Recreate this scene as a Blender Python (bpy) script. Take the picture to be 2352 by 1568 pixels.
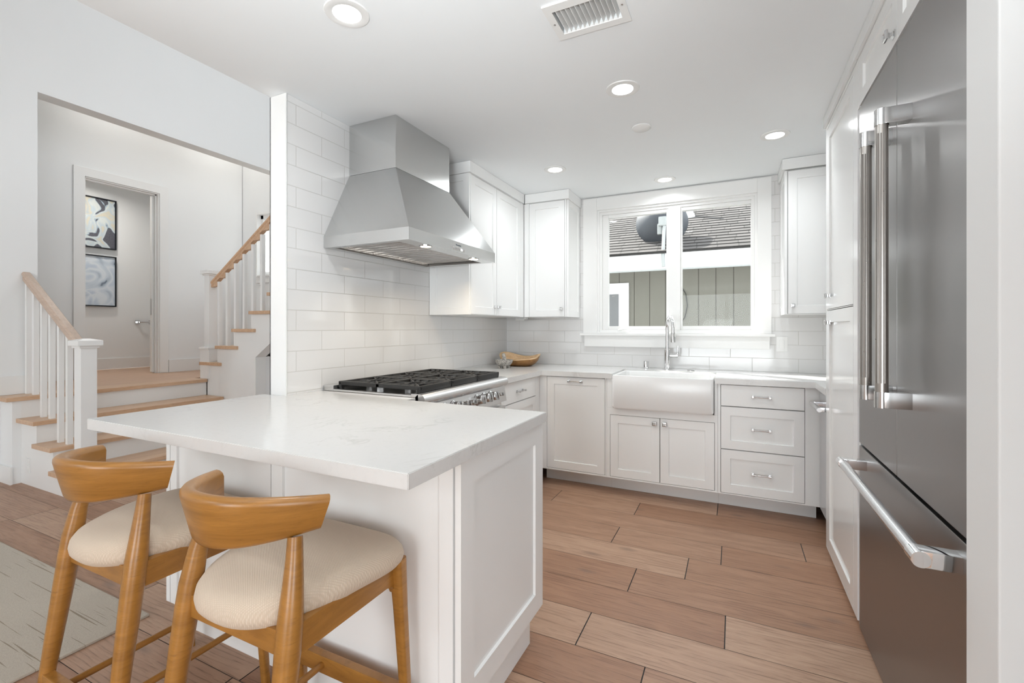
import bpy, bmesh, math, random
from mathutils import Vector, Matrix
random.seed(7)
for o in list(bpy.data.objects): bpy.data.objects.remove(o, do_unlink=True)
sc = bpy.context.scene
col = sc.collection

# ---------------------------------------------------------------- camera
cam = bpy.data.cameras.new('camera')
cam.sensor_fit = 'HORIZONTAL'; cam.sensor_width = 36.0
cam.lens = 1056.0 / 2352 * 36.0
cam.shift_y = -(784 - 753.5) / 2352
cam.clip_start = 0.05; cam.clip_end = 200
camo = bpy.data.objects.new('camera', cam); col.objects.link(camo)
camo.location = (0, 0, 1.254)
camo.rotation_euler = (math.pi / 2, 0, math.radians(25.76))
sc.camera = camo

# ---------------------------------------------------------------- world, sun, daylight, exposure
w = bpy.data.worlds.new('sky'); sc.world = w; w.use_nodes = True
bg = w.node_tree.nodes['Background']
bg.inputs[0].default_value = (0.93, 0.965, 1.0, 1); bg.inputs[1].default_value = 3.4
sun = bpy.data.lights.new('sun', 'SUN'); sun.energy = 13.0; sun.angle = math.radians(0.6); sun.color = (1, 0.96, 0.9)
suno = bpy.data.objects.new('sun', sun); col.objects.link(suno)
suno.rotation_euler = Vector((0.78, -0.52, -1.0)).to_track_quat('-Z', 'Y').to_euler()
suno.location = (-6, 9, 9)
sc.view_settings.view_transform = 'Standard'; sc.view_settings.look = 'None'
sc.view_settings.gamma = 1.0; sc.view_settings.use_curve_mapping = False
sc.view_settings.exposure = 0.15
sc.cycles.max_bounces = 10; sc.cycles.diffuse_bounces = 6; sc.cycles.glossy_bounces = 5
sc.cycles.transparent_max_bounces = 12
sc.cycles.sample_clamp_indirect = 6.0
sc.cycles.caustics_reflective = False; sc.cycles.caustics_refractive = False

def area(name, loc, rot, sx, sy, energy, color=(1, 1, 1), shape='RECTANGLE', spread=180):
    l = bpy.data.lights.new(name, 'AREA'); l.shape = shape; l.size = sx; l.size_y = sy
    l.energy = energy; l.color = color; l.spread = math.radians(spread)
    o = bpy.data.objects.new(name, l); col.objects.link(o); o.location = loc; o.rotation_euler = rot
    return o
# daylight through the glazed openings behind the camera (each daylight lamp lies in its opening)
area('daylight_patio_door', (-.2, -7.25, 1.2), (-math.pi / 2, 0, math.pi), 3.4, 2.2, 125, (0.895, 0.965, 1))
area('daylight_east_window', (2.98, -2.3, 1.25), (0, math.pi / 2, 0), 1.9, 2.2, 45, (0.895, 0.965, 1))
area('daylight_clerestory', (-3.8, -7.2, 3.8), (-math.pi / 2, 0, math.pi), 2.5, .95, 55, (0.90, 0.965, 1))
area('bounce_fill', (-.3, -.5, 1.25), Vector((.25, -.62, -.75)).to_track_quat('Z', 'Y').to_euler(), .5, .5, 22, (0.90, 0.97, 1), spread=110)  # added fill lamp behind the camera, bounced off the ceiling, without a fitting

# ---------------------------------------------------------------- materials
def srgb(r, g, b):
    f = lambda c: (c / 255 / 12.92) if c / 255 <= .04045 else ((c / 255 + .055) / 1.055) ** 2.4
    return (f(r), f(g), f(b), 1)
class NT:
    def __init__(s, name):
        s.m = bpy.data.materials.new(name); s.m.use_nodes = True
        s.t = s.m.node_tree; s.b = s.t.nodes['Principled BSDF']
    def n(s, typ, **kw):
        x = s.t.nodes.new(typ)
        for k, v in kw.items():
            if k in x.inputs: x.inputs[k].default_value = v
            else: setattr(x, k, v)
        return x
    def l(s, a, b): s.t.links.new(a, b)
    def coord(s, scale=(1, 1, 1), loc=(0, 0, 0), rot=(0, 0, 0), which='Object'):
        tc = s.n('ShaderNodeTexCoord'); mp = s.n('ShaderNodeMapping')
        mp.inputs['Scale'].default_value = scale; mp.inputs['Location'].default_value = loc; mp.inputs['Rotation'].default_value = rot
        s.l(tc.outputs[which], mp.inputs[0]); return mp.outputs[0]
    def noise(s, co, scale, detail=3, rough=.5, dist=0):
        x = s.n('ShaderNodeTexNoise'); x.inputs['Scale'].default_value = scale; x.inputs['Detail'].default_value = detail
        x.inputs['Roughness'].default_value = rough; x.inputs['Distortion'].default_value = dist
        if co is not None: s.l(co, x.inputs['Vector'])
        return x.outputs['Fac']
    def ramp(s, fac, stops):
        x = s.n('ShaderNodeValToRGB'); e = x.color_ramp.elements
        while len(e) < len(stops): e.new(.5)
        for i, (p, c) in enumerate(stops): e[i].position = p; e[i].color = c if len(c) == 4 else (*c, 1)
        s.l(fac, x.inputs[0]); return x.outputs[0]
    def mix(s, fac, a, b, mode='MIX'):
        x = s.n('ShaderNodeMix', data_type='RGBA', blend_type=mode)
        for sock, v in ((x.inputs[0], fac), (x.inputs[6], a), (x.inputs[7], b)):
            if isinstance(v, (int, float)): sock.default_value = v
            elif isinstance(v, tuple): sock.default_value = v
            else: s.l(v, sock)
        return x.outputs[2]
    def math(s, op, a, b=0.0):
        x = s.n('ShaderNodeMath', operation=op)
        for sock, v in ((x.inputs[0], a), (x.inputs[1], b)):
            if isinstance(v, (int, float)): sock.default_value = v
            else: s.l(v, sock)
        return x.outputs[0]
    def bump(s, h, strength=.3, dist=.002):
        x = s.n('ShaderNodeBump'); x.inputs['Strength'].default_value = strength; x.inputs['Distance'].default_value = dist
        s.l(h, x.inputs['Height']); s.l(x.outputs[0], s.b.inputs['Normal'])
    def set(s, **kw):
        for k, v in kw.items():
            i = s.b.inputs[k.replace('_', ' ')]
            if hasattr(v, 'is_linked') or hasattr(v, 'links'): s.l(v, i)
            else: i.default_value = v
        return s
M = {}
def paint(name, c, rough=.5, spec=.5, bump=.05, sc_=180):
    t = NT(name); t.set(Base_Color=c, Roughness=rough); t.b.inputs['Specular IOR Level'].default_value = spec
    co = t.coord(); v = t.noise(co, 2.2, 2)
    t.l(t.mix(v, tuple(x * .985 for x in c[:3]) + (1,), c), t.b.inputs['Base Color'])
    if bump: t.bump(t.noise(co, sc_, 2), bump, .0006)
    M[name] = t.m; return t
paint('wall_paint', (.83, .84, .84, 1), .6, .3)
paint('ceiling_paint', (.86, .885, .90, 1), .7, .3)
paint('trim_paint', (.83, .83, .82, 1), .35, .5, .02)
paint('cabinet_paint', (.87, .875, .87, 1), .3, .5, .015)
paint('gloss_paint', (.81, .815, .81, 1), .13, .5, .01)
paint('gap_dark', (.10, .10, .10, 1), .8, .2, 0)
paint('sink_white', (.84, .84, .835, 1), .24, .6, 0)
paint('plastic_white', (.82, .82, .81, 1), .3, .5, 0)
paint('vent_dark', (.07, .07, .07, 1), .6, .3, 0)

def floor_mat():
    t = NT('oak_planks'); at = t.n('ShaderNodeAttribute'); at.attribute_name = 'plank'
    sep = t.n('ShaderNodeSeparateColor'); t.l(at.outputs['Color'], sep.inputs[0])
    tc = t.n('ShaderNodeTexCoord'); off = t.n('ShaderNodeVectorMath', operation='MULTIPLY_ADD')
    t.l(at.outputs['Color'], off.inputs[0]); off.inputs[1].default_value = (37, 11, 5); t.l(tc.outputs['Object'], off.inputs[2])
    mp = t.n('ShaderNodeMapping'); mp.inputs['Scale'].default_value = (1.1, 9.0, 1); t.l(off.outputs[0], mp.inputs[0])
    g = t.noise(mp.outputs[0], 3.2, 5, .6, .9)
    mp2 = t.n('ShaderNodeMapping'); mp2.inputs['Scale'].default_value = (5, 120, 1); t.l(off.outputs[0], mp2.inputs[0])
    fine = t.noise(mp2.outputs[0], 1.6, 4, .7)
    mp3 = t.n('ShaderNodeMapping'); mp3.inputs['Scale'].default_value = (1.6, 9, 1); t.l(off.outputs[0], mp3.inputs[0])
    wv = t.n('ShaderNodeTexWave', wave_type='BANDS', bands_direction='Y'); wv.inputs['Scale'].default_value = 1.7
    wv.inputs['Distortion'].default_value = 9; wv.inputs['Detail'].default_value = 3; wv.inputs['Detail Scale'].default_value = .7
    t.l(mp3.outputs[0], wv.inputs['Vector'])
    base = t.mix(sep.outputs[0], srgb(164, 125, 99), srgb(190, 158, 134))
    c = t.mix(t.ramp(g, [(.3, (0, 0, 0)), (.72, (1, 1, 1))]), base, t.mix(1.0, base, (.78, .73, .72, 1), 'MULTIPLY'))
    lines = t.math('MULTIPLY', t.ramp(wv.outputs['Fac'], [(.0, (1, 1, 1)), (.16, (0, 0, 0))]), t.ramp(g, [(.42, (0, 0, 0)), (.6, (1, 1, 1))]))
    c = t.mix(t.math('MULTIPLY', lines, .55), c, srgb(105, 78, 62))
    pores = t.ramp(fine, [(.28, (1, 1, 1)), (.42, (0, 0, 0))])
    c = t.mix(t.math('MULTIPLY', pores, .55), c, srgb(98, 74, 60))
    kn = t.n('ShaderNodeTexVoronoi'); kn.inputs['Scale'].default_value = 1.0
    mp4 = t.n('ShaderNodeMapping'); mp4.inputs['Scale'].default_value = (2.0, 5.2, 1); t.l(off.outputs[0], mp4.inputs[0]); t.l(mp4.outputs[0], kn.inputs['Vector'])
    knf = t.ramp(kn.outputs['Distance'], [(.03, (1, 1, 1)), (.13, (0, 0, 0))])
    c = t.mix(t.math('MULTIPLY', knf, .5), c, srgb(110, 92, 84))
    t.l(c, t.b.inputs['Base Color'])
    t.l(t.ramp(fine, [(.2, (.5, .5, .5)), (.7, (.36, .36, .36))]), t.b.inputs['Roughness'])
    t.b.inputs['Specular IOR Level'].default_value = .4
    t.bump(t.math('ADD', fine, t.math('MULTIPLY', wv.outputs['Fac'], .4)), .22, .002)
    M['oak_planks'] = t.m
floor_mat()
def wood(name, c1, c2, sx=(1.2, 14, 14), rough=.38, scale=3.0, coat=0.0, spots=.0):
    t = NT(name); co = t.coord(sx); g = t.noise(co, scale, 5, .6, 1.0)
    f = t.noise(t.coord(tuple(x * 6 for x in sx)), scale, 3, .7)
    c = t.mix(t.ramp(g, [(.3, (0, 0, 0)), (.7, (1, 1, 1))]), c1, c2)
    c = t.mix(t.math('MULTIPLY', t.ramp(f, [(.3, (1, 1, 1)), (.45, (0, 0, 0))]), .35), c, tuple(x * .55 for x in c2[:3]) + (1,))
    t.l(c, t.b.inputs['Base Color']); t.set(Roughness=rough)
    t.b.inputs['Coat Weight'].default_value = coat; t.b.inputs['Coat Roughness'].default_value = .25
    t.bump(f, .08, .001); M[name] = t.m
wood('tread_oak', srgb(214, 182, 152), srgb(196, 158, 126), (9, 1.0, 9))
wood('rail_oak', srgb(205, 184, 168), srgb(188, 164, 146), (1.0, 12, 12))
wood('landing_oak', srgb(205, 170, 142), srgb(186, 148, 120), (9, .8, 9))
wood('stool_wood', srgb(172, 120, 54), srgb(142, 96, 38), (2, 2, 10), .33, 2.2, .25)
wood('stool_back_wood', srgb(172, 120, 54), srgb(144, 98, 40), (1.5, 2, 16), .33, 2.0, .25)
wood('bowl_wood', srgb(170, 126, 74), srgb(118, 80, 42), (4, 3, 12), .5, 3)
wood('bowl_inner', srgb(236, 208, 172), srgb(205, 168, 122), (5, 4, 12), .6, 3)

def quartz():
    t = NT('quartz'); co = t.coord((1, 1, 1))
    n = t.noise(co, 2.6, 6, .62, 1.6)
    vein = t.ramp(n, [(.478, (0, 0, 0)), (.5, (1, 1, 1)), (.522, (0, 0, 0))])
    patch = t.ramp(t.noise(co, 3.5, 3), [(.52, (0, 0, 0)), (.68, (1, 1, 1))])
    f = t.math('MULTIPLY', t.math('MULTIPLY', vein, patch), .4)
    sp = t.ramp(t.noise(co, 60, 3), [(.35, (1, 1, 1)), (.45, (0, 0, 0))])
    c = t.mix(f, (.70, .695, .685, 1), (.45, .44, .42, 1))
    c = t.mix(t.math('MULTIPLY', sp, .08), c, (.52, .51, .49, 1))
    t.l(c, t.b.inputs['Base Color']); t.set(Roughness=.16); M['quartz'] = t.m
quartz()
def tile(name, axes, bw, rh, off, z0, u0):
    t = NT(name); tc = t.n('ShaderNodeTexCoord'); s = t.n('ShaderNodeSeparateXYZ'); t.l(tc.outputs['Object'], s.inputs[0])
    cb = t.n('ShaderNodeCombineXYZ')
    t.l(t.math('SUBTRACT', s.outputs[axes], u0), cb.inputs[0]); t.l(t.math('SUBTRACT', s.outputs[2], z0), cb.inputs[1])
    b = t.n('ShaderNodeTexBrick'); b.offset = .5; b.offset_frequency = 2; b.squash = 1
    for k, v in (('Scale', 1.0), ('Mortar Size', .0022), ('Mortar Smooth', .35), ('Bias', 0), ('Brick Width', bw), ('Row Height', rh)): b.inputs[k].default_value = v
    b.inputs['Color1'].default_value = (.745, .74, .735, 1); b.inputs['Color2'].default_value = (.73, .725, .72, 1); b.inputs['Mortar'].default_value = (.58, .57, .55, 1)
    t.l(cb.outputs[0], b.inputs['Vector']); t.l(b.outputs['Color'], t.b.inputs['Base Color'])
    t.l(t.ramp(b.outputs['Fac'], [(0, (.07, .07, .07)), (1, (.6, .6, .6))]), t.b.inputs['Roughness'])
    h = t.math('SUBTRACT', t.math('MULTIPLY', t.noise(tc.outputs['Object'], 7, 2), .35), t.math('MULTIPLY', b.outputs['Fac'], 1.0))
    t.bump(h, .5, .0016); M[name] = t.m
tile('tile_side', 1, .3265, .1055, .5, .925, 1.976 - .3265 * 8)
tile('tile_back', 0, .311, .1055, .5, .914, -1.58 - .311 * 4)
def steel(name, c, rough, aniso=.6, axis=(1, 1, 60), bump=.02):
    t = NT(name); t.set(Metallic=1.0, Roughness=rough); t.b.inputs['Anisotropic'].default_value = aniso
    n = t.noise(t.coord(axis), 24, 3, .6)
    t.l(t.mix(n, tuple(x * .97 for x in c[:3]) + (1,), c), t.b.inputs['Base Color'])
    r = t.n('ShaderNodeMapRange'); r.inputs[3].default_value = rough * .93; r.inputs[4].default_value = rough * 1.08; t.l(n, r.inputs[0]); t.l(r.outputs[0], t.b.inputs['Roughness'])
    if bump: t.bump(n, bump, .0005)
    M[name] = t.m
steel('steel_hood', (.66, .665, .66, 1), .22, .5, (60, 60, 1.2))
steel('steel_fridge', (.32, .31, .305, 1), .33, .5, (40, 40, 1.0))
steel('steel_bar', (.46, .435, .41, 1), .28, .3, (2, 2, 2), 0)
steel('steel_dark', (.33, .31, .29, 1), .38, .3, (2, 2, 2), 0)
steel('chrome', (.82, .82, .83, 1), .06, 0, (1, 1, 1), 0)
steel('nickel', (.62, .62, .62, 1), .16, 0, (1, 1, 1), 0)
steel('steel_range', (.64, .635, .63, 1), .26, .4, (2, 40, 2))
steel('steel_bright', (.72, .72, .73, 1), .22, .4, (40, 2, 2), 0)
def simple(name, c, rough=.5, metal=0, noise_scale=None, amt=.25, bump=0):
    t = NT(name); t.set(Base_Color=c, Roughness=rough, Metallic=metal)
    if noise_scale:
        n = t.noise(t.coord(), noise_scale, 4)
        t.l(t.mix(n, tuple(x * (1 - amt) for x in c[:3]) + (1,), tuple(min(1, x * (1 + amt)) for x in c[:3]) + (1,)), t.b.inputs['Base Color'])
        if bump: t.bump(n, bump, .002)
    M[name] = t.m; return t
simple('cast_iron', (.016, .015, .014, 1), .5, 0, 120, .3, .15)
simple('black_enamel', (.012, .012, .012, 1), .22)
simple('black_frame', (.006, .007, .012, 1), .4)
simple('ink', (.12, .14, .17, 1), .5)
def granite():
    t = NT('granite'); v = t.n('ShaderNodeTexVoronoi'); v.inputs['Scale'].default_value = 190; t.l(t.coord(), v.inputs['Vector'])
    c = t.ramp(v.outputs['Color'], [(.1, srgb(70, 66, 64)), (.35, srgb(150, 146, 140)), (.8, srgb(184, 180, 174))])
    t.l(c, t.b.inputs['Base Color']); t.set(Roughness=.75); t.bump(v.outputs['Distance'], .25, .002); M['granite'] = t.m
granite()
def emis(name, c, s):
    t = NT(name); t.set(Base_Color=(1, 1, 1, 1)); t.b.inputs['Emission Color'].default_value = c; t.b.inputs['Emission Strength'].default_value = s; M[name] = t.m
emis('lamp_lens', (1, .985, .96, 1), 9); emis('warm_lens', (1, .78, .5, 1), 7); emis('display', (.8, .92, 1, 1), 1.6)
def glass():
    t = NT('window_glass'); t.t.nodes.remove(t.b)
    tr = t.n('ShaderNodeBsdfTransparent'); gl = t.n('ShaderNodeBsdfGlossy'); gl.inputs['Roughness'].default_value = .01
    tr.inputs[0].default_value = (.97, .98, .975, 1)
    fr = t.n('ShaderNodeFresnel'); fr.inputs[0].default_value = 1.45; mx = t.n('ShaderNodeMixShader')
    t.l(t.math('MULTIPLY', fr.outputs[0], .28), mx.inputs[0]); t.l(tr.outputs[0], mx.inputs[1]); t.l(gl.outputs[0], mx.inputs[2])
    t.l(mx.outputs[0], t.t.nodes['Material Output'].inputs[0]); M['window_glass'] = t.m
glass()
def fabric():
    t = NT('stool_fabric'); co = t.coord((1, 1, 1), rot=(0, 0, .6))
    a = t.n('ShaderNodeTexWave', bands_direction='X'); a.inputs['Scale'].default_value = 85; a.inputs['Distortion'].default_value = 1.2; a.inputs['Detail Scale'].default_value = 3
    b = t.n('ShaderNodeTexWave', bands_direction='Y'); b.inputs['Scale'].default_value = 85; b.inputs['Distortion'].default_value = 1.2; b.inputs['Detail Scale'].default_value = 3
    t.l(co, a.inputs[0]); t.l(co, b.inputs[0])
    h = t.math('MULTIPLY', a.outputs['Fac'], b.outputs['Fac'])
    n = t.noise(t.coord(), 30, 4)
    c = t.mix(h, srgb(196, 178, 158), srgb(222, 207, 190)); c = t.mix(t.math('MULTIPLY', n, .35), c, srgb(206, 188, 168))
    t.l(c, t.b.inputs['Base Color']); t.set(Roughness=.95); t.b.inputs['Sheen Weight'].default_value = .15
    t.bump(h, .4, .0015); M['stool_fabric'] = t.m
fabric()
def rugm():
    t = NT('rug_wool'); fine = t.noise(t.coord((1, 1, 1)), 160, 4, .7); big = t.noise(t.coord((2, 6, 1)), 5, 4)
    dash = t.noise(t.coord((2.4, 120, 1)), 1.0, 1, .4); 
    d = t.ramp(dash, [(.66, (0, 0, 0)), (.70, (1, 1, 1))])
    c = t.mix(fine, srgb(170, 160, 145), srgb(205, 197, 184)); c = t.mix(t.math('MULTIPLY', big, .35), c, srgb(186, 172, 158))
    c = t.mix(t.math('MULTIPLY', d, .75), c, srgb(128, 112, 92))
    t.l(c, t.b.inputs['Base Color']); t.set(Roughness=1.0); t.bump(fine, .6, .004); M['rug_wool'] = t.m
rugm()
def art(name, stops, seed, scale):
    t = NT(name); co = t.coord((1, 1, 1), (seed, seed * 1.7, seed * .3))
    n = t.noise(co, scale, 1.2, .4, 2.2); s = t.noise(t.coord((1, 14, 14)), 5, 3)
    r = t.n('ShaderNodeValToRGB'); r.color_ramp.interpolation = 'EASE'; e = r.color_ramp.elements
    while len(e) < len(stops): e.new(.5)
    for i, (p, c) in enumerate(stops): e[i].position = p; e[i].color = c
    t.l(n, r.inputs[0]); c = t.mix(t.math('MULTIPLY', s, .18), r.outputs[0], srgb(230, 232, 230))
    t.l(c, t.b.inputs['Base Color']); t.set(Roughness=.6); M[name] = t.m
art('painting_dark', [(.0, srgb(38, 38, 58)), (.42, srgb(44, 44, 62)), (.435, srgb(150, 170, 186)), (.48, srgb(196, 202, 200)), (.56, srgb(176, 190, 198)), (.63, srgb(196, 190, 172)), (.8, srgb(150, 170, 186))], 3.1, 3.2)
art('painting_pale', [(.0, srgb(60, 72, 96)), (.31, srgb(92, 108, 130)), (.34, srgb(165, 180, 196)), (.45, srgb(196, 208, 220)), (.55, srgb(214, 222, 230)), (.7, srgb(186, 200, 216)), (.85, srgb(120, 140, 165))], 7.7, 3.0)
def shingle():
    t = NT('shingles'); tc = t.n('ShaderNodeTexCoord'); b = t.n('ShaderNodeTexBrick'); b.offset = .37; b.offset_frequency = 2
    for k, v in (('Scale', 1.0), ('Mortar Size', .006), ('Mortar Smooth', .1), ('Bias', -.1), ('Brick Width', .23), ('Row Height', .125)): b.inputs[k].default_value = v
    b.inputs['Color1'].default_value = srgb(84, 81, 80); b.inputs['Color2'].default_value = srgb(64, 62, 61); b.inputs['Mortar'].default_value = srgb(30, 29, 28)
    t.l(tc.outputs['UV'], b.inputs['Vector'])
    n = t.noise(tc.outputs['UV'], 90, 3)
    t.l(t.mix(t.math('MULTIPLY', n, .4), b.outputs['Color'], srgb(84, 82, 81)), t.b.inputs['Base Color']); t.set(Roughness=.95)
    M['shingles'] = t.m
shingle()
def siding():
    t = NT('board_siding'); tc = t.n('ShaderNodeTexCoord'); s = t.n('ShaderNodeSeparateXYZ'); t.l(tc.outputs['Object'], s.inputs[0])
    x = t.math('MODULO', t.math('ADD', s.outputs[0], 40 + .09), .2045)
    g = t.math('LESS_THAN', x, .012)
    n = t.noise(t.coord((6, 6, .6)), 6, 4)
    c = t.mix(n, srgb(122, 121, 113), srgb(113, 112, 104)); c = t.mix(t.math('MULTIPLY', g, .8), c, srgb(66, 63, 57))
    t.l(c, t.b.inputs['Base Color']); t.set(Roughness=.8); M['board_siding'] = t.m
siding()
simple('dish_grey', srgb(62, 66, 72), .55, 0, 40, .08)
simple('galvanised', srgb(168, 172, 172), .5, .2, 30, .1)
simple('house_white', (.88, .88, .90, 1), .6)
simple('dark_pane', srgb(120, 122, 124), .12)
simple('ground_concrete', (.42, .41, .39, 1), .9, 0, 8, .1)

# ---------------------------------------------------------------- mesh helpers
class MB:
    def __init__(s, M_=None): s.bm = bmesh.new(); s.M = M_ or Matrix(); s.mi = 0; s.mats = None
    def _v(s, p): return s.bm.verts.new(s.M @ Vector(p))
    def _f(s, vs):
        try:
            f = s.bm.faces.new(vs); f.material_index = s.mi; return f
        except ValueError: return None
    def box(s, x0, y0, z0, x1, y1, z1, bev=0):
        x0, x1 = sorted((x0, x1)); y0, y1 = sorted((y0, y1)); z0, z1 = sorted((z0, z1))
        v = [s._v(p) for p in ((x0, y0, z0), (x1, y0, z0), (x1, y1, z0), (x0, y1, z0), (x0, y0, z1), (x1, y0, z1), (x1, y1, z1), (x0, y1, z1))]
        fs = [s._f([v[i] for i in q]) for q in ((3, 2, 1, 0), (4, 5, 6, 7), (0, 1, 5, 4), (1, 2, 6, 5), (2, 3, 7, 6), (3, 0, 4, 7))]
        if bev:
            es = list({e for f in fs for e in f.edges})
            r = bmesh.ops.bevel(s.bm, geom=es, offset=bev, segments=2, profile=.7, affect='EDGES')
            for f in r['faces']: f.material_index = s.mi
        return s
    def hexa(s, a, b):      # two quads (4 pts each), a bottom ring and b top ring, ccw from above
        va = [s._v(p) for p in a]; vb = [s._v(p) for p in b]; n = len(a)
        s._f(va[::-1]); s._f(vb)
        for i in range(n): s._f([va[i], va[(i + 1) % n], vb[(i + 1) % n], vb[i]])
        return s
    def prism(s, pts, off):  # polygon 3D pts extruded by vector
        o = Vector(off); a = [Vector(p) for p in pts]; s.hexa(a, [p + o for p in a]); return s
    def tube(s, path, rad, n=12, cap=True, sq=0.0):
        P = [Vector(p) for p in path]; R = rad if isinstance(rad, (list, tuple)) else [rad] * len(P); rings = []
        up = None
        for i, p in enumerate(P):
            d = (P[min(i + 1, len(P) - 1)] - P[max(i - 1, 0)]).normalized()
            if up is None:
                up = d.orthogonal().normalized() if abs(d.z) > .95 and False else (Vector((0, 0, 1)) if abs(d.z) < .9 else Vector((0, 1, 0)))
            u = d.cross(up).normalized(); v = u.cross(d).normalized(); up = v
            ring = []
            for k in range(n):
                a = 2 * math.pi * k / n; ca, sa = math.cos(a), math.sin(a)
                q = 1.0
                if sq: q = (abs(ca) ** sq + abs(sa) ** sq) ** (-1 / sq)
                rr = R[i]; ru, rv = rr if isinstance(rr, (list, tuple)) else (rr, rr)
                ring.append(s._v(p + u * (ca * q * ru) + v * (sa * q * rv)))
            rings.append(ring)
        for a, b in zip(rings, rings[1:]):
            for k in range(n): s._f([a[k], a[(k + 1) % n], b[(k + 1) % n], b[k]])
        if cap: s._f(rings[0][::-1]); s._f(rings[-1])
        return s
    def lathe(s, prof, c=(0, 0, 0), n=24, axis='z'):
        rings = []; c = Vector(c)
        for r, z in prof:
            ring = []
            for k in range(n):
                a = 2 * math.pi * k / n
                q = (r * math.cos(a), r * math.sin(a), z)
                if axis == 'x': q = (z, q[0], q[1])
                elif axis == 'y': q = (q[1], z, q[0])
                ring.append(s._v(c + Vector(q)))
            rings.append(ring)
        for a, b in zip(rings, rings[1:]):
            for k in range(n): s._f([a[k], a[(k + 1) % n], b[(k + 1) % n], b[k]])
        if prof[0][0] > 1e-6: s._f(rings[0][::-1])
        if prof[-1][0] > 1e-6: s._f(rings[-1])
        return s
    def shaker(s, w_, h_, t=.02, st=.058, d=.008, lip=.0):   # local: x across, z up, front at y=0 facing -y, body to y=t
        q = lambda x0, z0, x1, z1, y: [(x0, y, z0), (x1, y, z0), (x1, y, z1), (x0, y, z1)]
        o = [s._v(p) for p in q(0, 0, w_, h_, 0)]; i = [s._v(p) for p in q(st, st, w_ - st, h_ - st, 0)]
        r = [s._v(p) for p in q(st + .0025, st + .0025, w_ - st - .0025, h_ - st - .0025, d)]; b = [s._v(p) for p in q(0, 0, w_, h_, t)]
        for k in range(4):
            j = (k + 1) % 4
            s._f([o[k], o[j], i[j], i[k]]); s._f([i[k], i[j], r[j], r[k]]); s._f([o[j], o[k], b[k], b[j]])
        s._f(r); s._f(b[::-1]); return s
ORG = {}
def mesh_obj(name, mb, mat, parent=None, smooth=False, org=None):
    me = bpy.data.meshes.new(name); bm = mb.bm
    bmesh.ops.remove_doubles(bm, verts=bm.verts, dist=1e-6)
    bmesh.ops.recalc_face_normals(bm, faces=bm.faces)
    if org is None:
        if parent is not None: org = ORG[parent.name]
        else:
            xs = [v.co.x for v in bm.verts]; ys = [v.co.y for v in bm.verts]; zs = [v.co.z for v in bm.verts]
            org = Vector(((min(xs) + max(xs)) / 2, (min(ys) + max(ys)) / 2, min(zs)))
    org = Vector(org)
    bmesh.ops.translate(bm, verts=bm.verts, vec=-org)
    bm.to_mesh(me); bm.free()
    o = bpy.data.objects.new(name, me); col.objects.link(o)
    for m in (mat if isinstance(mat, (list, tuple)) else [mat]): me.materials.append(M[m])
    if smooth:
        for p in me.polygons: p.use_smooth = True
        try: me.set_sharp_from_angle(angle=math.radians(smooth if smooth is not True else 40))
        except Exception: pass
    if parent is not None:
        o.parent = parent; o.location = org - ORG[parent.name]
    else: o.location = org
    ORG[o.name] = org
    return o
def tag(o, label, cat, group=None, kind=None):
    if label: o['label'] = label
    if cat: o['category'] = cat
    if group: o['group'] = group
    if kind: o['kind'] = kind
    return o
def thing(name, loc, label, cat, group=None):
    o = bpy.data.objects.new(name, None); col.objects.link(o); o.location = loc; o.empty_display_size = .1
    ORG[o.name] = Vector(loc); return tag(o, label, cat, group)
def struct(name, mb, mat, parent=None, smooth=False, org=(0, 0, 0)):
    o = mesh_obj(name, mb, mat, parent, smooth, org if parent is None else None)
    if parent is None: o['kind'] = 'structure'
    return o
def copy_thing(root, loc, label=None, group=None):
    c = root.copy(); col.objects.link(c); c.location = loc; ORG[c.name] = Vector(loc)
    if label: c['label'] = label
    if group: c['group'] = group
    for ch in list(root.children):
        d = ch.copy(); col.objects.link(d); d.parent = c
        for g in list(ch.children):
            e = g.copy(); col.objects.link(e); e.parent = d
    return c
def frame(o, facing):   # local x across, local -y is the front, z up
    rz = {'-y': 0, '+x': math.pi / 2, '-x': -math.pi / 2, '+y': math.pi}[facing]
    return Matrix.Translation(o) @ Matrix.Rotation(rz, 4, 'Z')
H = 2.438; XL = -2.03; YB = 4.085

# ================================================================ SETTING
def floor():
    m = MB(); m.mi = 1; m.box(-6.4, -7.4, -.06, 3.0, 4.3, -.006)
    m.mi = 0; lay = m.bm.loops.layers.float_color.new('plank')
    p = .2323; y0 = 1.5155 - p * 38
    known = {9: [-.102], 8: [-1.198, -.605], 7: [.35], 6: [-.648, -.062], 5: [-1.35], 4: [-.457], 3: [-.033], 2: [-.566], 1: [-.296], 0: [-1.10, .25], -1: [-4.28, -2.55], -2: [-2.80, -1.62], -3: [-1.93]}
    for r in range(-38, 12):
        ya = 1.5155 + p * (r - 1); yb = ya + p; ya = max(ya, -7.4); yb = min(yb, 4.25)
        if yb - ya < .02: continue
        js = sorted(known.get(r, [random.uniform(-1.6, .2)]))
        while js[0] > -6.3: js.insert(0, js[0] - random.uniform(.95, 2.1))
        while js[-1] < 3.0: js.append(js[-1] + random.uniform(.95, 2.1))
        for a, b in zip(js, js[1:]):
            a, b = max(a, -6.4), min(b, 3.0)
            if b - a < .01: continue
            f = m._f([m._v(q) for q in ((a + .0022, ya + .0011, 0), (b - .0022, ya + .0011, 0), (b - .0022, yb - .0011, 0), (a + .0022, yb - .0011, 0))])
            c = (random.random(), random.random(), random.random(), 1)
            for l in f.loops: l[lay] = c
    return m
fl = struct('floor', floor(), ['oak_planks', 'gap_dark'])
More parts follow.
